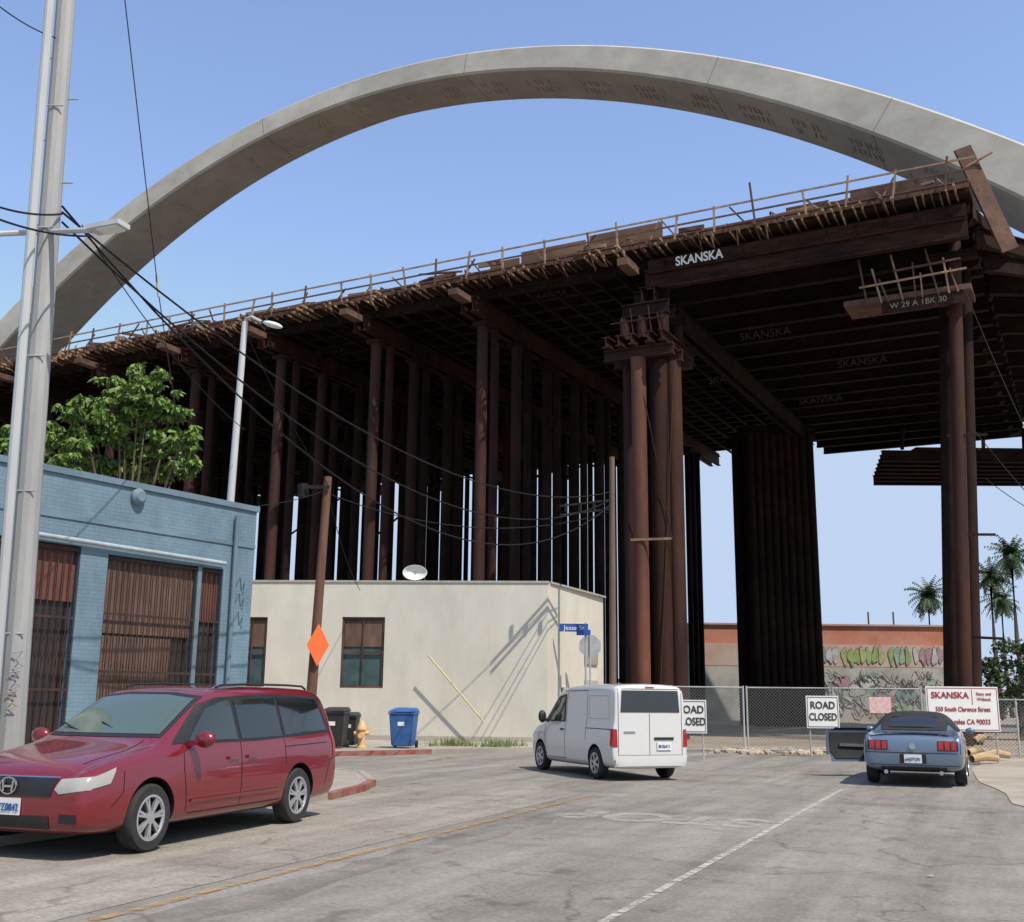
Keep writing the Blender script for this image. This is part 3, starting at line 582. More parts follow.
cable(AT(245,330,Yl),AT(329,486,Yw),.2,'thin cable dropping from the slim street lamp to the brown pole',.012)
cable(AT(128,487,26),AT(326,490,Yw),.5,'thin cable from the blue roof to the brown pole',.012)
cable(AT(329,497,Yw),AT(360,590,Yc-.1),.3,'service drop from the brown pole to the cream wall',.012)
cable(AT(118,-60,20),AT(158,290,24),.0,'upper taut strand coming down from the top left of the sky',.012)
cable(AT(158,290,24),AT(188,492,25),.0,'lower taut strand ending behind the blue parapet',.012)
cable(AT(-20,-10,14),AT(62,40,Yp),.1,'short black cable in the top left corner',.01)
cable(AT(82,225,Yp),AT(245,430,27),.3,'thin cable from the lamp arm down toward the slim street lamp',.010)
o=MB().tube(AT(157,275,23.9),AT(159,297,24),.04).build('cable_insulator',lampgrey); tag(o,'pale insulator rod on the taut strand at upper left','insulator')
cable(AT(970,425,40),AT(1070,540,30),.1,'cable slanting from the right tower toward the right edge')
cable(AT(965,290,41.5),AT(1060,500,33),.3,'thin cable falling from the right tower past the right edge',.014)
cable(AT(985,478,40),AT(1050,520,36),.1,'short thin cable right of the right tower',.014)
o=MB().tube(AT(484,722,Yc-.3),AT(428,655,Yc-.25),.03).build('guy_guard',M('pale_yellow',(.55,.45,.22),(.62,.53,.32))); tag(o,'pale yellow guy guard slanting across the cream wall','guy guard')
sg=AT(586,740,39.5); SP=thing('street_sign','blue street name sign on a thin post at the corner of the cream building','sign',(sg.x,sg.y,.12))
ps=AT(588,627,39.5); MB().tube((sg.x,sg.y,.12),(sg.x,sg.y,ps.z+.15),.035).build('post',polegrey,SP)
bluem=M('sign_blue',(.02,.08,.35),(.02,.07,.3),rough=.4)
p=AT(574,628,39.45); MB().box(p.x-.52,p.x+.5,p.y-.02,p.y,p.z-.13,p.z+.15).build('name_plate',bluem,SP,smooth=False); txt('lettering','Jesse St',.24,whitetxt,(p.x,p.y-.03,p.z),(1,0,0),Z,SP)
p2=AT(582,632,39.45); MB().box(p2.x-.2,p2.x+.3,p2.y-.05,p2.y-.03,p2.z-.12,p2.z+.08).build('name_plate',bluem,SP,smooth=False)
ss=AT(590,646,40.3); ST=thing('stop_sign','grey back of an octagonal stop sign beside the blue name sign','sign',(ss.x,ss.y,.12))
q=MB(); vs=[V((ss.x+.42*math.cos(R(22.5+45*k)),ss.y,ss.z+.42*math.sin(R(22.5+45*k)))) for k in range(8)]; q.poly(vs); g=bmesh.ops.extrude_face_region(q.bm,geom=list(q.bm.faces)); bmesh.ops.translate(q.bm,vec=(0,.02,0),verts=[v for v in g['geom'] if isinstance(v,bmesh.types.BMVert)]); q.build('sign_plate',M('sign_back',(.4,.42,.45)),ST,smooth=False)
MB().tube((ss.x,ss.y-.03,.12),(ss.x,ss.y-.03,ss.z+.4),.03).build('post',polegrey,ST)
# ---------------------------------------------------------------- bins and hydrant
def bin_(px,py,m,label,hh,wd):
    p=G(px,py,.12); o=thing('wheelie_bin',label,'bin',p,R(-8),group='bins at the kerb')
    h=hh;w0=wd*.4;w1=wd*.5
    q=MB(); q.hexa([V(a) for a in ((-w0,-w0,.06),(w0,-w0,.06),(w0,w0,.06),(-w0,w0,.06),(-w1,-w1,h*.86),(w1,-w1,h*.86),(w1,w1,h*.86),(-w1,w1,h*.86))]); bmesh.ops.bevel(q.bm,geom=q.bm.edges[:],offset=.03,segments=2,affect='EDGES'); q.build('body',m,o,world=False)
    MB().box(-w1-.02,w1+.02,-w1-.02,w1+.02,h*.84,h*.88).build('rim',m,o,world=False,smooth=False)
    q=MB(); q.hexa([V(a) for a in ((-w1-.03,-w1-.05,h*.89),(w1+.03,-w1-.05,h*.89),(w1+.03,w1+.05,h*.89),(-w1-.03,w1+.05,h*.89),(-w1*.9,-w1*.9,h*.94),(w1*.9,-w1*.9,h*.94),(w1*.9,w1,h),(-w1*.9,w1,h))]); bmesh.ops.bevel(q.bm,geom=q.bm.edges[:],offset=.02,segments=2,affect='EDGES'); q.build('lid',m,o,world=False)
    for sx in (-1,1): MB().tube((sx*w0,w0+.05,.11),(sx*(w0+.06),w0+.05,.11),.11,n=14).build('wheel',rubber,o,world=False)
    MB().box(-.1,.1,-w1*.93-.012,-w1*.93,h*.55,h*.65).build('label_patch',whitetxt,o,world=False,smooth=False)
    q=MB(); q.tube((-w1*.8,w1+.09,h*.87),(w1*.8,w1+.09,h*.87),.02); q.build('handle',m,o,world=False)
bin_(334,748,M('bin_black',(.02,.02,.022),(.035,.035,.035),rough=.5),'black wheelie bin on the kerb right of the brown pole',1.17,.70)
bin_(403,748,M('bin_blue',(.025,.09,.28),(.04,.13,.34),rough=.5),'blue wheelie bin on the kerb in front of the cream wall',1.17,.74)
bin_(349,747,M('bin_black2',(.03,.028,.028),(.045,.04,.04),rough=.5),'smaller dark bin half hidden behind the black wheelie bin',1.02,.5)
hp=G(361,748,.12); HY=thing('fire_hydrant','short yellow orange fire hydrant between the black and blue bins','hydrant',hp)
hm=M('hydrant_yellow',(.60,.36,.15),(.66,.45,.24),rough=.6)
MB().lathe([(0,0),(.17,0),(.17,.05),(.11,.07),(.11,.5),(.15,.52),(.15,.57),(.12,.62),(.09,.72),(.04,.78),(0,.79)],n=18).build('barrel',hm,HY,world=False)
for s_ in (-1,1): MB().tube((s_*.1,0,.42),(s_*.22,0,.42),.06,n=10).build('outlet',hm,HY,world=False)
MB().tube((0,-.1,.36),(0,-.25,.36),.08,n=10).build('outlet',hm,HY,world=False)
# ---------------------------------------------------------------- fence and signs
def chain():
    m,nt,b=newmat('chain_link');N=nt.nodes;L=nt.links; b.inputs['Base Color'].default_value=(.20,.20,.19,1); b.inputs['Roughness'].default_value=.6; b.inputs['Metallic'].default_value=.3
    g=N.new('ShaderNodeNewGeometry'); s=N.new('ShaderNodeSeparateXYZ'); L.new(g.outputs['Position'],s.inputs[0]); outs=[]
    for op in ('ADD','SUBTRACT'):
        a=N.new('ShaderNodeMath'); a.operation=op; L.new(s.outputs[0],a.inputs[0]); L.new(s.outputs[2],a.inputs[1])
        d=N.new('ShaderNodeMath'); d.operation='MULTIPLY'; d.inputs[1].default_value=1/.1; L.new(a.outputs[0],d.inputs[0])
        f=N.new('ShaderNodeMath'); f.operation='FRACT'; L.new(d.outputs[0],f.inputs[0])
        l=N.new('ShaderNodeMath'); l.operation='LESS_THAN'; l.inputs[1].default_value=.13; L.new(f.outputs[0],l.inputs[0]); outs.append(l.outputs[0])
    mx=N.new('ShaderNodeMath'); mx.operation='MAXIMUM'; L.new(outs[0],mx.inputs[0]); L.new(outs[1],mx.inputs[1]); L.new(mx.outputs[0],b.inputs['Alpha']); return m
chm=chain()
def fence(pts,h,label):
    o=thing('chain_link_fence',label,'fence',pts[0])
    for a,b in zip(pts,pts[1:]):
        MB().quad(a+Z*.05,b+Z*.05,b+Z*h,a+Z*h).build('mesh_panel',chm,o,smooth=False)
        MB().tube(a+Z*h,b+Z*h,.022,n=6).build('top_rail',polegrey,o); MB().tube(a+Z*.1,b+Z*.1,.018,n=6).build('bottom_rail',polegrey,o)
        L_=(b-a).length; nn=max(1,round(L_/2.7))
        for i in range(nn+(1 if b is pts[-1] else 0)): c=a.lerp(b,i/nn); MB().tube(c,c+Z*(h+.05),.03,n=8).build('post',polegrey,o)
f0=G(600,752); f1=G(745,753); f2=G(925,756)
fence([f0,f1],2.0,'chain link fence run between the white van and the gate post')
fence([f1+V((.12,.05,0)),f2],2.0,'chain link fence run behind the road closed sign, left of the convertible')
fence([f2+V((.1,.05,0)),f2+V((4.6,-2.5,0)),f2+V((12,-3.5,0))],1.7,'chain link fence run behind the white notice board')
rubm=M('rubble',(.34,.28,.21),(.46,.39,.30),scale=2)
q=MB()
for i in range(520):
    f=random.random(); p=f1.lerp(f2,f*1.35-.15)+V((random.uniform(-.5,1.0),random.gauss(.6,.6),0)); r=random.uniform(.03,.16); q.ball(p+Z*r*.3,r,1,random.uniform(.7,1.6),random.uniform(.7,1.3),random.uniform(.4,.9))
o=q.build('rubble',rubm); tag(o,'pale rubble scattered along the foot of the fence','rubble',kind='stuff')
def board(px0,px1,py0,py1,Y,name,label,lines,col):
    a=AT(px0,py1,Y);b=AT(px1,py0,Y); o=thing(name,label,'sign',((a.x+b.x)/2,Y,0))
    MB().box(a.x,b.x,Y-.02,Y+.01,a.z,b.z).build('sign_face',white,o,smooth=False)
    w_=b.x-a.x;h_=b.z-a.z; q=MB()
    for (x0,x1,z0_,z1_) in ((a.x+.03,b.x-.03,b.z-.05,b.z-.035),(a.x+.03,b.x-.03,a.z+.035,a.z+.05),(a.x+.03,a.x+.045,a.z+.05,b.z-.05),(b.x-.045,b.x-.03,a.z+.05,b.z-.05)): q.box(x0,x1,Y-.028,Y-.022,z0_,z1_)
    q.build('border',col,o,smooth=False)
    for (s,fx,fz,size,sx,bo) in lines: txt('lettering',s,size,col,(a.x+w_*fx,Y-.03,a.z+h_*fz),(1,0,0),Z,o,sx=sx,bold=bo)
    for x in (a.x+.1,b.x-.1): MB().tube((x,Y+.05,0),(x,Y+.05,b.z),.025,n=6).build('post',polegrey,o)
    return o
kb=M('sign_black',(.03,.03,.03)); kr_=M('sign_maroon',(.36,.02,.04))
rc=[('ROAD',.5,.70,.29,.9,.006),('CLOSED',.5,.34,.29,.76,.006)]
board(807,838,696,728,33.2,'road_sign','white road closed sign standing alone in front of the fence near the convertible',rc,kb)
board(675,706,700,733,31.5,'road_sign','white road closed sign half hidden behind the white van',rc,kb)
nb_=board(928,997,687,731,30.5,'notice_board','wide white notice board with dark red lettering on the fence right of the convertible',[('SKANSKA',.33,.80,.235,1.0,.004),('Stacy and',.80,.84,.12,.9,0),('Witbeck',.80,.72,.12,.9,0),('550 South Clarence Street',.5,.49,.172,.80,.002),('Los Angeles CA 90033',.5,.21,.19,.82,.002)],kr_)
a=AT(928+69*.62,689,30.5); MB().box(a.x,a.x+.012,30.5-.03,30.5-.022,a.z-.42,a.z-.02).build('divider',kr_,nb_,smooth=False)
p=AT(880,705,f2.y-.3); o=MB().box(p.x-.33,p.x+.33,p.y-.02,p.y,p.z-.24,p.z+.24).build('small_notice',M('pink_paper',(.6,.32,.3),(.65,.52,.5),scale=9)); tag(o,'small pink notice tied to the fence above the convertible','notice')
# ---------------------------------------------------------------- background right
Yg=92; a=AT(690,692,Yg); b=AT(948,640,Yg)
GW=thing('warehouse','long low faded pink warehouse with a graffiti covered wall far behind the fence','building',(a.x,Yg,0))
z1=AT(870,667,Yg).z; z2=AT(870,645,Yg).z; z3=AT(870,627,Yg+1).z
MB().box(a.x,b.x,Yg,Yg+20,0,z1).build('wall',M('grey_graffiti_base',(.28,.28,.25),(.42,.40,.36),scale=.8),GW,smooth=False)
MB().box(a.x,b.x,Yg-.02,Yg+20,z1+.003,z2).build('mid_wall',M('pink_grey_wall',(.42,.27,.23),(.46,.37,.33),scale=.5),GW,smooth=False)
MB().box(a.x,b.x+.1,Yg+.1,Yg+20,z2+.003,z3).build('upper_wall',M('salmon_wall',(.46,.155,.095),(.52,.27,.20),scale=.6,lo=.35,hi=.75,dirt=.2),GW,smooth=False)
MB().box(a.x,b.x+.2,Yg-.1,Yg+20,z3+.003,z3+.15).build('coping',M('rust_roof',(.36,.20,.16),(.46,.32,.27),scale=.5),GW,smooth=False)
gcol=[M('spray_%s'%n,c,tuple(x*.6 for x in c),scale=1.5) for n,c in (('lime',(.27,.38,.13)),('yellow',(.42,.42,.20)),('pink',(.40,.24,.27)),('white',(.48,.48,.46)),('teal',(.22,.31,.30)),('mint',(.31,.41,.29)))]
gout=M('grey_spray',(.15,.145,.14))
def blob(cx,cz,w_,h_,m,y):
    n=14; ph=random.uniform(0,6); pts=[]
    for k in range(n):
        t=2*math.pi*k/n; r=1+.22*math.sin(3*t+ph)+.12*math.sin(2*t+ph*2); pts.append((cx+math.cos(t)*w_*r,cz+math.sin(t)*h_*r))
    MB().poly([(x,y,z) for x,z in pts]).build('graffiti',m,GW,smooth=False)
    MB().poly([(cx+(x-cx)*1.12,y+.02,cz+(z-cz)*1.10) for x,z in pts]).build('graffiti_outline',gout,GW,smooth=False)
zc=(z1+z2)/2
for (px0,px1,mi,n) in ((820,838,3,3),(841,884,0,7),(888,910,5,4),(913,943,2,5)):
    xa=AT(px0,655,Yg).x; xb=AT(px1,655,Yg).x
    for i in range(n): blob(xa+(xb-xa)*(i+.5)/n,zc+random.uniform(-.1,.1),(xb-xa)/n*.50,(z2-z1)*.36,gcol[mi if i%3 else (mi+1)%6],Yg-.08-.03*(i%2))
xa=AT(815,680,Yg).x
for i in range(70):
    x=random.uniform(xa,b.x-1.5); z=random.uniform(.6,z1-.4); MB().path([V((x+k*.2,Yg-.13,z+random.uniform(-.4,.4))) for k in range(5)],.04,n=4).build('graffiti_scrawl',gout if i%2 else gcol[3],GW)
for i in range(22): 
    x=random.uniform(xa,b.x-1.5); blob(x,random.uniform(.8,z1-.7),.7,.45,gcol[(3,5,3,3,4,2)[i%6]],Yg-.04-.003*i)
def palm(px,py,Y,lab,sc_=1):
    tp=AT(px,py,Y); o=thing('palm_tree',lab,'palm tree',(tp.x,Y,0),group='far palm trees')
    MB().path([V((tp.x+.2,Y,0)),V((tp.x-.1,Y,tp.z*.5)),tp],[.30,.22,.18],n=8).build('trunk',bark,o)
    q=MB()
    for i in range(70):
        az=random.uniform(0,6.28); el=random.uniform(-1.1,1.3); L_=2.0*sc_*random.uniform(.8,1.15); d=V((math.cos(az)*math.cos(el),math.sin(az)*math.cos(el),math.sin(el)))
        pr=tp; sdv=d.cross(Z).normalized()
        for k in range(5):
            nx=pr+d*(L_/5); d=(d-Z*.22).normalized(); wd=.34*(1-k/5)*sc_+.05
            for sg_ in (-1,1):
                for m_ in range(2):
                    f=pr.lerp(nx,m_/2); g_=f+sdv*sg_*wd*1.7+d*.2-Z*.25; q.bm.faces.new([q.bm.verts.new(x) for x in (f,f+d*.2,g_)])
            pr=nx
    q.build('crown',leafp,o,smooth=False,normals=False)
palm(928,596,120,'far palm tree left of the right tower above the warehouse',1.3)
palm(1011,556,105,'tallest palm tree, right of the right tower',1.2)
palm(990,576,115,'palm tree just right of the right tower, left of the tallest palm',1.2)
palm(1001,600,125,'shortest palm tree below and between the two palms at the right edge',1.2)
def leafcloud(q,c,rx,ry,rz,n,size,droop=.3,wf=.28):
    for i in range(n):
        while 1:
            p=V((random.uniform(-1,1),random.uniform(-1,1),random.uniform(-1,1)))
            if .25<p.length<1: break
        p=V((p.x*rx,p.y*ry,p.z*rz))+c; s=size*random.uniform(.6,1.3)
        a=V((random.gauss(0,1),random.gauss(0,1),random.gauss(-droop,.5))).normalized(); b=a.orthogonal().normalized(); b=(Matrix.Rotation(random.uniform(0,6.28),3,a)@b)
        q.bm.faces.new([q.bm.verts.new(x) for x in (p,p+a*s*.5+b*s*wf,p+a*s,p+a*s*.5-b*s*wf)])
def tree(base,h,clumps,lab,leafm,size,dens=330,name='tree',trunk_r=.16,soft=False):
    o=thing(name,lab,'tree' if name=='tree' else 'bush',base); q=MB(); mid=base+Z*h*.45; q.path([base,base+Z*h*.2+V((.1,0,0)),mid],[trunk_r,trunk_r*.85,trunk_r*.65],n=9)
    for (c,r) in clumps: q.path([mid,mid.lerp(c,.5)+Z*.2,c],[trunk_r*.5,trunk_r*.3,trunk_r*.1],n=6)
    q.build('trunk',bark,o); q=MB()
    for (c,r) in clumps:
        if soft:
            for k in range(15):
                d=V((random.gauss(0,1),random.gauss(0,1),random.gauss(.1,.75))).normalized()*r*random.uniform(.4,1.3)
                rr=r*random.uniform(.22,.36); leafcloud(q,c+d,rr,rr,rr*.45,int(70*r),size,1.1,.22)
            leafcloud(q,c,r*.7,r*.7,r*.5,int(110*r*r),size,.8,.22)
            continue
        for k in range(7):
            d=V((random.gauss(0,1),random.gauss(0,1),random.gauss(0,.8))).normalized()*r*random.uniform(.5,1.1); leafcloud(q,c+d,r*.4,r*.4,r*.22,int(dens*r*r/7),size,.6)
        leafcloud(q,c,r*.9,r*.9,r*.6,int(dens*r*r*.18),size,.6)
    q.build('crown',leafm,o,smooth=False,normals=False); return o
Yt=33; cl=[]
for px,py,r in ((150,380,.7),(118,392,.6),(82,408,.6),(172,408,.5),(125,430,.8),(74,440,.8),(152,450,.8),(52,432,.5),(108,470,.8),(178,462,.55),(55,470,.7),(138,402,.6),(94,420,.6),(182,436,.45),(12,438,.4),(34,462,.5)):
    cl.append((AT(px,py+2,Yt+random.uniform(-1,1)),r))
tb=AT(115,700,Yt+.5); tree(V((tb.x,tb.y,.1)),8,cl,'bright green leafy tree rising behind the roof of the blue building',leaf,.25,900,soft=True)
for i,(px,py,Y,r,lab) in enumerate(((1018,655,62,1.8,'dark green bush at the right edge beneath the palms'),(1016,672,50,1.1,'low bush at the right edge near the notice board'))):
    c=AT(px,py,Y); tree(V((c.x,Y,0)),c.z,[(c,r),(c+V((1.5,0,-1)),r*.9),(c+V((-.8,0,-1.5)),r*.7)],lab,leafp,.26,400,name='bush')
q=MB()
for i in range(60):
    x=-160+i*6+random.uniform(-3,3); leafcloud(q,V((x,210+random.uniform(-10,10),2)),5,4,random.uniform(2,4),160,1.2)
o=q.build('distant_trees',leafp,smooth=False,normals=False); tag(o,'hazy band of distant treetops on the horizon','treeline',kind='stuff')
for px in (868,893):
    a=AT(px,612,130); o=MB().tube((a.x,130,0),a,.1).build('distant_pole',polewood); tag(o,'tiny distant pole above the warehouse roof, %s one'%('left' if px<880 else 'right'),'pole')
logm=M('cut_log',(.36,.24,.12),(.46,.34,.20),scale=4,rough=.85)
for i,(x0,y0_,x1,y1_) in enumerate(((968,757,1003,743),(972,764,1006,756),(975,748,1000,736),(985,760,1012,762),(966,744,988,752))):
    a=G(x0,y0_,.02)+Z*(.13+(.12 if i==2 else 0));b=a+V(((x1-x0)*.025,(y0_-y1_)*.05,.12*(i==2)))
    o=MB().path([a,a.lerp(b,.5)+Z*.06,b],[.10,.12,.09],n=10).build('log',logm); tag(o,'cut yellow log in the pile right of the convertible, %s one'%('front left','front middle','topmost','right hand','back left')[i],'log',group='logs right of the convertible')
q=MB()
for px,py in ((460,750),(495,751),(448,750),(505,750)):
    c=G(px,py,.0)
    for k in range(110):
        a=c+V((random.gauss(0,.3),random.gauss(0,.14),0)); b=a+V((random.gauss(0,.12),random.gauss(0,.1),random.uniform(.15,.42))); q.bm.faces.new([q.bm.verts.new(x) for x in (a-V((.03,0,0)),a+V((.03,0,0)),b)])
o=q.build('weeds',weedm,smooth=False,normals=False); tag(o,'tufts of green weeds growing along the kerb by the cream building','weeds',kind='stuff')
for px,py,lab in ((470,812,'small pale scrap of litter on the road left of the faded marking'),(930,878,'small pale scrap of litter at lower right of the road')):
    p=G(px,py); o=MB().poly([p+V((-.03,0,.02)),p+V((.03,-.02,.018)),p+V((.035,.03,.03)),p+V((-.01,.04,.018))]).build('litter',walk,smooth=False); tag(o,lab,'litter')
# ---------------------------------------------------------------- vehicles
def loft(st):
    bm=bmesh.new(); rings=[]
    for (x,wb,zs_,zb,zr,wr) in st:
        hf=[(0,zs_),(.55*wb,zs_),(.9*wb,zs_+.01),(.985*wb,zs_+.12),(wb,zs_+(zb-zs_)*.55),(.97*wb,zb-.02),(.93*wb,zb+.04 if zr-zb>.2 else zb+.01),(wb*.25+wr*.75,zb+(zr-zb)*.7),(wr*.99,zr-.06),(.80*wr,zr-.01),(0,zr+.01)]
        full=hf+[(-y,z) for (y,z) in hf[-2:0:-1]]
        rings.append([bm.verts.new((x,y,z)) for y,z in full])
    for a,b in zip(rings,rings[1:]):
        n=len(a)
        for k in range(n): j=(k+1)%n; bm.faces.new((a[k],a[j],b[j],b[k]))
    bm.faces.new(rings[0][::-1]); bm.faces.new(rings[-1]); bmesh.ops.recalc_face_normals(bm,faces=bm.faces); return bm
def car_body(st,axles,r,W2,pm,root,name='body'):
    bm=loft(st); me=bpy.data.meshes.new('t'); bm.to_mesh(me); bm.free(); o=bpy.data.objects.new('t',me); COL.objects.link(o)
    s=o.modifiers.new('s','SUBSURF'); s.levels=3; s.render_levels=3; cut=[]
    for ax in axles:
        for sg_ in (-1,1):
            c=MB().tube((ax,sg_*(W2-.33),r+.02),(ax,sg_*(W2+.3),r+.02),r*1.14,n=40); bmesh.ops.recalc_face_normals(c.bm,faces=c.bm.faces); m2=bpy.data.meshes.new('c'); c.bm.to_mesh(m2); c.bm.free(); co_=bpy.data.objects.new('c',m2); COL.objects.link(co_)
            md=o.modifiers.new('b','BOOLEAN'); md.operation='DIFFERENCE'; md.object=co_; md.solver='EXACT'; cut.append(co_)
    bpy.context.view_layer.update(); dg=bpy.context.evaluated_depsgraph_get(); m3=bpy.data.meshes.new_from_object(o.evaluated_get(dg))
    bpy.data.objects.remove(o); 
    for c in cut: bpy.data.objects.remove(c)
    bm=bmesh.new(); bm.from_mesh(m3)
    for f in bm.faces:
        c=f.calc_center_median(); f.material_index=0
        for ax in axles:
            d=math.hypot(c.x-ax,c.z-r-.02)
            if d<r*1.16 and abs(c.y)<W2-.03 and (abs(f.normal.y)>.9 and abs(c.y)<W2-.3 or d>r*1.09 and abs(f.normal.y)<.3): f.material_index=1
        if c.z<.245 and f.normal.z<-.5: f.material_index=1
    bv=BVHTree.FromBMesh(bm)
    finish(bm,name,[pm,black],root,False,True,40); return bv
def proj(bv,poly,kind,root,name,mat,off=.006,sign=1,step=.05):
    bm=bmesh.new(); bm.faces.new([bm.verts.new((a,b,0)) for a,b in poly])
    xs=[a for a,b in poly]; ys=[b for a,b in poly]
    for ax,lo,hi in ((0,min(xs),max(xs)),(1,min(ys),max(ys))):
        k=lo+step
        while k<hi-1e-4:
            no=(1,0,0) if ax==0 else (0,1,0); co_=(k,0,0) if ax==0 else (0,k,0)
            bmesh.ops.bisect_plane(bm,geom=bm.verts[:]+bm.edges[:]+bm.faces[:],plane_co=co_,plane_no=no); k+=step
    bad=[]
    for v in bm.verts:
        a,b=v.co.x,v.co.y
        if kind=='side': o_=V((a,sign*3,b)); d=V((0,-sign,0))
        elif kind=='end': o_=V((sign*5,a,b)); d=V((-sign,0,0))
        else: o_=V((a,b,4)); d=V((0,0,-1))
        h=bv.ray_cast(o_,d)
        if h[0] is None: bad.append(v); continue
        nn=h[1] if h[1].dot(d)<0 else -h[1]; v.co=h[0]+nn*off
    if bad: bmesh.ops.delete(bm,geom=bad,context='VERTS')
    dd={'side':V((0,sign,0)),'end':V((sign,0,0)),'top':Z}[kind]
    for f in bm.faces:
        f.normal_update()
        if f.normal.dot(dd)<0: f.normal_flip()
    return finish(bm,name,mat,root,False,True,60)
seam=M('seam',(.01,.01,.01))
def sline(bv,pts,root,name='door_seam',w=.012,sign=1,kind='side',mat=None):
    for (a,b) in zip(pts,pts[1:]):
        a=V((*a,0));b=V((*b,0)); n=(b-a).normalized(); n=V((-n.y,n.x,0))*w/2
        proj(bv,[(a-n)[:2],(b-n)[:2],(b+n)[:2],(a+n)[:2]],kind,root,name,mat or seam,.003,sign,.08)
def wheel(root,x,y,r,side,spokes=7,rimr=.68,wd=.2):
    w_=bpy.data.objects.new('wheel',None); COL.objects.link(w_); w_.parent=root; w_.location=(x,y,r); w_.empty_display_size=.2
    h=wd/2
    MB().lathe([(r*.66,-h),(r*.93,-h),(r*.99,-h*.75),(r,-h*.4),(r,h*.4),(r*.99,h*.75),(r*.93,h),(r*.66,h)],axis='Y',n=36).build('tyre',rubber,w_,world=False)
    s=side; q=MB(); q.lathe([(rimr*r,s*h*.98),(rimr*r*.9,s*h*.85),(rimr*r*.88,s*h*.2),(0,s*h*.2)],axis='Y',n=36); q.build('rim_barrel',black,w_,world=False)
    q=MB()
    for k in range(spokes):
        t=2*math.pi*k/spokes+.3; d=V((math.cos(t),0,math.sin(t)))
        for off in (-.11,.11):
            d2=V((math.cos(t+off),0,math.sin(t+off))); q.beam(d*r*.08+V((0,s*h*.85,0)),d2*r*rimr*.93+V((0,s*h*.82,0)),r*.075,.03,up=V((0,s,0)))
    q.lathe([(rimr*r*1.0,s*h*1.0),(rimr*r*.9,s*h*1.02),(rimr*r*.86,s*h*.8)],axis='Y',n=36)
    q.lathe([(r*.2,s*h*.7),(r*.19,s*h*1.0),(0,s*h*1.02)],axis='Y',n=20)
    q.build('rim',alloy,w_,world=False)
def plate(root,x,y,z,sgn,body,size=.1):
    q=MB(); q.box(min(x,x+sgn*.012),max(x,x+sgn*.012),y-.16,y+.16,z-.08,z+.08); o=q.build('licence_plate',white,root,world=False,smooth=False)
    m=wm(root); t_=txt('plate_number',body,size,bluem,m@V((x+sgn*.018,y,z-.01)),m.to_3x3()@V((0,sgn,0)),Z,None,sx=.8); t_.data.transform(m.inverted()); t_.parent=o
# --- red minivan
fl=G(138,853); rl=G(290,823); ang=math.atan2((fl-rl).y,(fl-rl).x); lf=V((-math.sin(ang),math.cos(ang),0)); fw=V((math.cos(ang),math.sin(ang),0))
mid=(fl+rl)/2; r0=mid-lf*.86-fw*.05; r0.z=.010
mv=thing('minivan','dark red minivan parked at the left in front of the blue building','minivan',r0,ang)
st=[(2.52,.76,.36,.62,.70,.6),(2.48,.86,.27,.72,.79,.68),(2.34,.93,.22,.82,.90,.70),(1.9,.97,.21,.91,1.0,.75),(1.5,.98,.21,.96,1.07,.76),(1.28,.985,.21,.98,1.12,.77),(.80,.99,.21,1.00,1.40,.74),(.42,.99,.21,1.01,1.62,.73),(.1,.99,.21,1.02,1.69,.73),(-.6,.99,.21,1.02,1.715,.74),(-1.5,.99,.21,1.03,1.715,.74),(-2.1,.985,.23,1.04,1.70,.74),(-2.30,.98,.24,1.05,1.68,.73),(-2.385,.975,.25,1.04,1.58,.74),(-2.44,.965,.27,1.02,1.26,.79),(-2.48,.95,.32,.96,1.06,.80),(-2.51,.88,.38,.88,.95,.72)]
bv=car_body(st,(1.55,-1.45),.34,.985,redpaint,mv)
for ax in (1.55,-1.45):
    for sd_ in (1,-1): wheel(mv,ax,sd_*.87,.34,sd_,7)
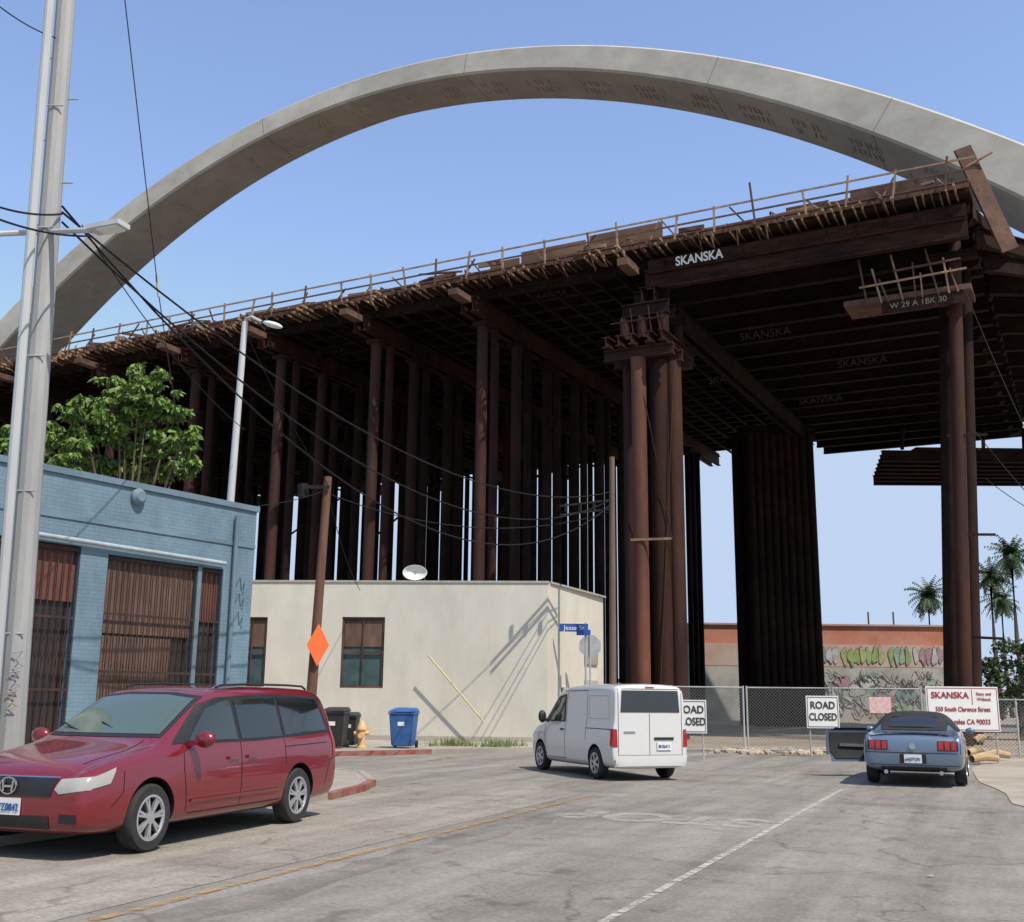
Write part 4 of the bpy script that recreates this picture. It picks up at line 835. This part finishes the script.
for sg_ in (1,-1):
    proj(bv,[(1.16,1.06),(.55,1.48),(.2,1.56),(-.7,1.60),(-1.6,1.60),(-2.16,1.58),(-2.33,1.11),(-.5,1.05)],'side',mv,'window_trim',black,.004,sg_)
    proj(bv,[(.88,1.09),(.46,1.43),(.14,1.51),(-.03,1.53),(-.05,1.08)],'side',mv,'side_window',glass2,.009,sg_)
    proj(bv,[(-.13,1.08),(-.11,1.535),(-1.02,1.56),(-1.05,1.09)],'side',mv,'side_window',glass,.009,sg_)
    proj(bv,[(-1.13,1.10),(-1.09,1.565),(-1.62,1.56),(-2.10,1.54),(-2.24,1.14)],'side',mv,'side_window',glass,.009,sg_)
    sline(bv,[(1.02,1.04),(1.03,.8),(.95,.35)],mv,sign=sg_); sline(bv,[(-.09,1.05),(-.09,.34)],mv,sign=sg_); sline(bv,[(-1.09,1.07),(-1.1,.75)],mv,sign=sg_); sline(bv,[(.92,.33),(-1.02,.33)],mv,sign=sg_)
    sline(bv,[(-1.1,.96),(-2.2,.98)],mv,sign=sg_,name='door_track')
    sline(bv,[(2.15,.5),(2.0,.62),(1.98,.83)],mv,'bumper_seam',.010,sg_); sline(bv,[(-2.15,.45),(-2.25,.75),(-2.44,.78)],mv,'bumper_seam',.010,sg_)
    for xh in (.1,-.3): proj(bv,[(xh-.1,.86),(xh+.1,.86),(xh+.1,.895),(xh-.1,.895)],'side',mv,'door_handle',redpaint,.03,sg_)
    proj(bv,[(.9,.44),(-.95,.44),(-.95,.475),(.9,.475)],'side',mv,'side_moulding',redpaint,.018,sg_,.15)
    MB().path([V((.05,sg_*.64,1.675)),V((-.05,sg_*.64,1.705)),V((-.6,sg_*.64,1.725)),V((-1.6,sg_*.64,1.725)),V((-2.0,sg_*.63,1.715)),V((-2.1,sg_*.63,1.675))],.014,n=8).build('roof_rail',black,mv,world=False)
    q=MB(); q.ball((.90,sg_*1.12,1.11),.13,2,.55,1.0,.72); q.beam((.90,sg_*.92,1.06),(.90,sg_*1.05,1.08),.1,.06); q.build('mirror',redpaint,mv,world=False)
    proj(bv,[(sg_*.88,.67),(sg_*.86,.79),(sg_*.58,.765),(sg_*.54,.67),(sg_*.6,.63)],'end',mv,'headlight',lens_clear,.008,1,.04)
    proj(bv,[(2.45,.67),(2.38,.78),(2.08,.865),(2.18,.72)],'side',mv,'headlight',lens_clear,.009,sg_,.04)
    proj(bv,[(-2.33,1.08),(-2.35,1.40),(-2.39,1.40),(-2.46,1.03),(-2.47,.80),(-2.36,.80)],'side',mv,'taillight',lens_red,.008,sg_,.03)
    proj(bv,[(sg_*.62,.36),(sg_*.62,.44),(sg_*.8,.44),(sg_*.8,.36)],'end',mv,'fog_light',black,.008,1,.04)
proj(bv,[(-.74,1.13),(.74,1.13),(.68,1.57),(.3,1.615),(-.3,1.615),(-.68,1.57)],'end',mv,'windshield_trim',black,.005,1,.06)
proj(bv,[(-.70,1.16),(.70,1.16),(.64,1.54),(.28,1.58),(-.28,1.58),(-.64,1.54)],'end',mv,'windshield',wsglass,.011,1,.06)
proj(bv,[(-.50,.60),(.50,.60),(.55,.775),(-.55,.775)],'end',mv,'grille',black,.008,1,.04)
for z in (.63,.665,.70,.735): sline(bv,[(-.49,z),(.49,z)],mv,'grille_bar',.016,1,'end',chrome)
sline(bv,[(-.55,.775),(.55,.775)],mv,'grille_bar',.028,1,'end',chrome)
proj(bv,[(-.5,.30),(.5,.30),(.5,.42),(-.5,.42)],'end',mv,'lower_grille',black,.008,1,.04)
h=bv.ray_cast(V((5,0,.695)),V((-1,0,0)))[0].x
q=MB()
for (ya_,z0_,yb_,z1_) in ((-.05,.64,-.065,.75),(.05,.64,.065,.75),(-.05,.69,.05,.69)): q.beam((h+.03,ya_,z0_),(h+.03,yb_,z1_),.02,.02)
for k in range(12): t=k*math.pi/6; q.beam((h+.03,.1*math.cos(t),.695+.08*math.sin(t)),(h+.03,.1*math.cos(t+.53),.695+.08*math.sin(t+.53)),.015,.012)
q.build('emblem',chrome,mv,world=False)
h=bv.ray_cast(V((5,0,.48)),V((-1,0,0)))[0].x; plate(mv,h+.01,0,.5,1,'5TZ0842')
proj(bv,[(-.66,1.17),(.66,1.17),(.62,1.56),(-.62,1.56)],'end',mv,'rear_window',glass,.009,-1)
for y_ in (.35,-.2): MB().path([V((1.24,y_,1.15)),V((1.13,y_-.3,1.22)),V((1.05,y_-.5,1.28))],.010,n=5).build('wiper',black,mv,world=False)
for s_ in (1,-1): sline(bv,[(1.3,s_*.62),(1.7,s_*.66),(2.2,s_*.60)],mv,'bonnet_seam',.010,1,'top')
# --- white van
rlp=G(598,779); flp=G(543,770); fw=(flp-rlp).normalized(); lf=V((-fw.y,fw.x,0)); cmid=rlp+fw*1.45-lf*.78
wv=thing('delivery_van','small white windowless delivery van seen from behind in the street','van',(cmid.x,cmid.y,.004),math.atan2(fw.y,fw.x))
st=[(2.26,.55,.38,.60,.68,.42),(2.20,.74,.26,.72,.82,.55),(2.0,.82,.22,.86,.96,.62),(1.7,.85,.21,.98,1.08,.66),(1.45,.86,.21,1.02,1.18,.68),(1.05,.865,.21,1.05,1.54,.68),(.68,.865,.21,1.07,1.79,.70),(.4,.865,.21,1.08,1.87,.74),(-.3,.865,.21,1.09,1.91,.77),(-1.3,.865,.22,1.09,1.92,.78),(-2.05,.865,.23,1.09,1.91,.78),(-2.20,.862,.24,1.09,1.89,.78),(-2.26,.855,.25,1.09,1.85,.77),(-2.275,.80,.30,1.07,1.76,.72),(-2.28,.6,.42,1.0,1.5,.55)]
bv=car_body(st,(1.45,-1.45),.315,.865,whitepaint,wv)
for ax in (1.45,-1.45):
    for sd_ in (1,-1): wheel(wv,ax,sd_*.77,.315,sd_,6,.66,.18)
crease=M('crease',(.45,.45,.44))
for sg_ in (1,-1):
    proj(bv,[(1.28,1.10),(.62,1.64),(.12,1.70),(.10,1.10)],'side',wv,'window_trim',black,.005,sg_)
    proj(bv,[(.93,1.13),(.55,1.57),(.19,1.64),(.17,1.13)],'side',wv,'side_window',glass2,.010,sg_)
    sline(bv,[(1.2,1.08),(1.15,.6),(1.0,.34),(.06,.34),(.06,1.76)],wv,sign=sg_)
    sline(bv,[(.06,1.76),(-1.0,1.77),(-1.0,.75)],wv,sign=sg_); sline(bv,[(-1.0,1.0),(-2.15,1.0)],wv,sign=sg_,name='door_track',w=.016)
    sline(bv,[(-1.1,1.66),(-2.0,1.66),(-2.05,1.2),(-1.1,1.2),(-1.1,1.66)],wv,'panel_crease',.010,sg_,'side',crease)
    proj(bv,[(.12,.92),(.3,.92),(.3,.96),(.12,.96)],'side',wv,'door_handle',black,.02,sg_)
    q=MB(); q.ball((.98,sg_*1.0,1.2),.13,2,.5,.75,1.1); q.beam((.98,sg_*.84,1.1),(.98,sg_*.95,1.14),.07,.06); q.build('mirror',black,wv,world=False)
    proj(bv,[(sg_*.74,.66),(sg_*.84,.66),(sg_*.84,1.02),(sg_*.75,1.0)],'end',wv,'taillight',lens_red,.009,-1,.03)
    proj(bv,[(-2.17,.70),(-2.17,1.0),(-2.245,1.02),(-2.245,.66)],'side',wv,'taillight',lens_red,.009,sg_,.03)
    proj(bv,[(sg_*.6,.7),(sg_*.78,.72),(sg_*.74,.92),(sg_*.55,.86)],'end',wv,'headlight',lens_clear,.009,1,.04)
proj(bv,[(-.66,1.14),(.66,1.14),(.58,1.70),(-.58,1.70)],'end',wv,'windshield',glass,.009,1)
proj(bv,[(-.67,1.34),(.67,1.34),(.64,1.77),(-.64,1.77)],'end',wv,'rear_window',glass2,.010,-1)
sline(bv,[(0.02,1.32),(.02,.5)],wv,'door_seam',.012,-1,'end')
sline(bv,[(-.72,1.80),(-.72,.5),(.72,.5),(.72,1.80),(-.72,1.80)],wv,'door_seam',.012,-1,'end')
proj(bv,[(-.78,.30),(.78,.30),(.8,.50),(-.8,.50)],'end',wv,'bumper',whitepaint,.05,-1)
h=bv.ray_cast(V((-5,-.3,.68)),V((1,0,0)))[0].x; plate(wv,h-.012,-.3,.68,-1,'8H36411',.09)
MB().box(h-.02,h-.005,-.52,-.08,.8,.85).build('door_handle',black,wv,world=False,smooth=False)
MB().box(h-.012,h-.003,.35,.6,.93,.97).build('emblem',chrome,wv,world=False,smooth=False)
proj(bv,[(-.10,1.82),(.10,1.82),(.10,1.845),(-.10,1.845)],'end',wv,'brake_light',lens_red,.01,-1,.03)
# --- pale blue convertible
rl2=G(879,783); rr2=G(957,786); c2=(rl2+rr2)/2; hd=V((.385,.92,0)).normalized(); cen=c2+hd*1.42
cv=thing('convertible_car','pale blue convertible with black soft top and its left door open, parked facing away','car',(cen.x,cen.y,.018),math.atan2(hd.y,hd.x))
st=[(2.38,.62,.34,.56,.62,.48),(2.30,.82,.24,.66,.72,.6),(1.9,.92,.2,.80,.87,.7),(1.3,.935,.2,.88,.95,.74),(.85,.94,.2,.91,.99,.76),(.35,.94,.2,.92,1.24,.62),(.05,.94,.2,.93,1.37,.57),(-.5,.94,.2,.94,1.41,.58),(-.95,.94,.2,.95,1.32,.58),(-1.35,.94,.22,.96,1.08,.68),(-1.6,.935,.24,.96,1.02,.76),(-2.1,.93,.27,.95,1.0,.79),(-2.28,.92,.30,.92,.97,.79),(-2.35,.89,.34,.84,.90,.76),(-2.39,.80,.42,.72,.78,.66)]
bv=car_body(st,(1.35,-1.42),.335,.94,bluepaint,cv)
for ax in (1.35,-1.42):
    for sd_ in (1,-1): wheel(cv,ax,sd_*.82,.335,sd_,5,.7,.22)
softm=M('soft_top_black',(.014,.014,.016),(.025,.025,.027),rough=.85)
proj(bv,[(-1.38,-.62),(-1.38,.62),(-.9,.66),(.1,.62),(.28,.5),(.28,-.5),(.1,-.62),(-.9,-.66)],'top',cv,'soft_top',softm,.012,1,.06)
for sg_ in (1,-1):
    proj(bv,[(.62,1.0),(.1,1.30),(-.5,1.34),(-.9,1.28),(-1.33,1.02)],'side',cv,'soft_top_side',softm,.012,sg_,.05)
    proj(bv,[(.45,1.01),(.08,1.24),(-.4,1.27),(-.75,1.02)],'side',cv,'side_window',glass,.018,sg_)
    sline(bv,[(.62,.98),(.6,.4),(.5,.3),(-.45,.3),(-.52,.5),(-.5,.98)],cv,sign=sg_)
    proj(bv,[(sg_*.45,.675),(sg_*.82,.675),(sg_*.82,.855),(sg_*.45,.855)],'end',cv,'taillight_surround',black,.007,-1,.04)
    for k in range(3):
        ya_=sg_*(.47+k*.115); yb_=ya_+sg_*.088
        proj(bv,[(ya_,.69),(yb_,.69),(yb_,.84),(ya_,.84)],'end',cv,'taillight',lens_red,.013,-1,.03)
    q=MB(); q.ball((.55,sg_*1.03,1.0),.1,2,.5,1.0,.65); q.build('mirror',bluepaint,cv,world=False)
    MB().tube((-2.34,sg_*.5,.27),(-2.44,sg_*.5,.27),.04,n=10).build('exhaust_pipe',chrome,cv,world=False)
    proj(bv,[(sg_*.5,.58),(sg_*.75,.6),(sg_*.72,.74),(sg_*.5,.72)],'end',cv,'headlight',lens_clear,.009,1,.04)
    sline(bv,[(sg_*.86,.90),(sg_*.86,.64)],cv,'trunk_seam',.010,-1,'end')
proj(bv,[(-.48,1.07),(.48,1.07),(.42,1.28),(-.42,1.28)],'end',cv,'rear_window',glass,.016,-1,.04)
proj(bv,[(-.62,1.03),(.62,1.03),(.50,1.34),(-.50,1.34)],'end',cv,'soft_top_back',softm,.011,-1,.04)
proj(bv,[(-.6,1.02),(.6,1.02),(.5,1.3),(-.5,1.3)],'end',cv,'windshield',glass,.009,1,.05)
q=MB(); q.beam((-2.22,-.70,1.03),(-2.22,.70,1.03),.14,.025); 
for s_ in (-.5,.5): q.beam((-2.2,s_,.95),(-2.2,s_,1.02),.08,.04)
q.build('spoiler',bluepaint,cv,world=False,smooth=False)
sline(bv,[(-.86,.63),(.86,.63)],cv,'bumper_seam',.014,-1,'end'); sline(bv,[(-.8,.40),(.8,.40)],cv,'bumper_seam',.010,-1,'end'); proj(bv,[(-.6,.30),(.6,.30),(.6,.37),(-.6,.37)],'end',cv,'diffuser',black,.01,-1)
proj(bv,[(-.24,.43),(.24,.43),(.24,.61),(-.24,.61)],'end',cv,'plate_recess',black,.006,-1)
h=bv.ray_cast(V((-5,0,.52)),V((1,0,0)))[0].x; plate(cv,h-.012,0,.52,-1,'6ADT291',.09)
h=bv.ray_cast(V((-5,0,.75)),V((1,0,0)))[0].x; q=MB(); q.lathe([(0,0),(.06,0),(.06,.01)],axis='Z',n=16); bmesh.ops.rotate(q.bm,matrix=Matrix.Rotation(R(-90),3,'Y'),verts=q.bm.verts,cent=(0,0,0)); bmesh.ops.translate(q.bm,vec=(h-.02,0,.75),verts=q.bm.verts); q.build('emblem',chrome,cv,world=False)
hx,hy=.60,.92; a_=R(60)
dr=V((-math.cos(a_),math.sin(a_),0)); dn=V((math.sin(a_),math.cos(a_),0))
def bul(z): return .05*math.sin(math.pi*min(1,max(0,(z-.25)/.8)))
def dp_(u,z,k): return V((hx,hy,0))+dr*u+dn*(k+bul(z))+Z*z
rows=[.30,.40,.52,.66,.80,.90,.955]; cols=[0,.2,.5,.8,1.02,1.12]
def shell(k0,k1,inset):
    bm=bmesh.new(); gr=[[[bm.verts.new(dp_(min(max(u,inset),1.12-inset-(.10 if z<.45 else 0)),min(max(z,.30+inset),.955-inset*.5),k)) for u in cols] for z in rows] for k in (k0,k1)]
    nr_,nc=len(rows),len(cols)
    for s_,gl in enumerate(gr):
        for i in range(nr_-1):
            for j in range(nc-1): bm.faces.new((gl[i][j],gl[i][j+1],gl[i+1][j+1],gl[i+1][j]))
    for j in range(nc-1): bm.faces.new((gr[0][0][j],gr[0][0][j+1],gr[1][0][j+1],gr[1][0][j])); bm.faces.new((gr[0][-1][j],gr[0][-1][j+1],gr[1][-1][j+1],gr[1][-1][j]))
    for i in range(nr_-1): bm.faces.new((gr[0][i][0],gr[0][i+1][0],gr[1][i+1][0],gr[1][i][0])); bm.faces.new((gr[0][i][-1],gr[0][i+1][-1],gr[1][i+1][-1],gr[1][i][-1]))
    bmesh.ops.remove_doubles(bm,verts=bm.verts,dist=.0005); bmesh.ops.recalc_face_normals(bm,faces=bm.faces); return bm
dro=finish(shell(-.025,.025,0),'open_door',bluepaint,cv,False,True,30); dro['label']='open left door swung out from the car'
finish(shell(-.045,-.028,.07),'door_lining',M('dark_lining',(.02,.022,.026),(.035,.036,.04)),dro,False,True,30)
MB().beam(dp_(.25,.64,-.07),dp_(.85,.66,-.07),.04,.06).build('armrest',M('grey_armrest',(.12,.125,.135)),dro,world=False,smooth=False)
MB().quad(dp_(.12,.955,0),dp_(1.05,.955,0),dp_(.92,1.02,-.01),dp_(.2,1.02,-.01)).build('door_window',glass,dro,world=False,smooth=False)
proj(bv,[(.55,.36),(-.45,.36),(-.5,.9),(.58,.9)],'side',cv,'door_opening',black,.006,1)
print('done')
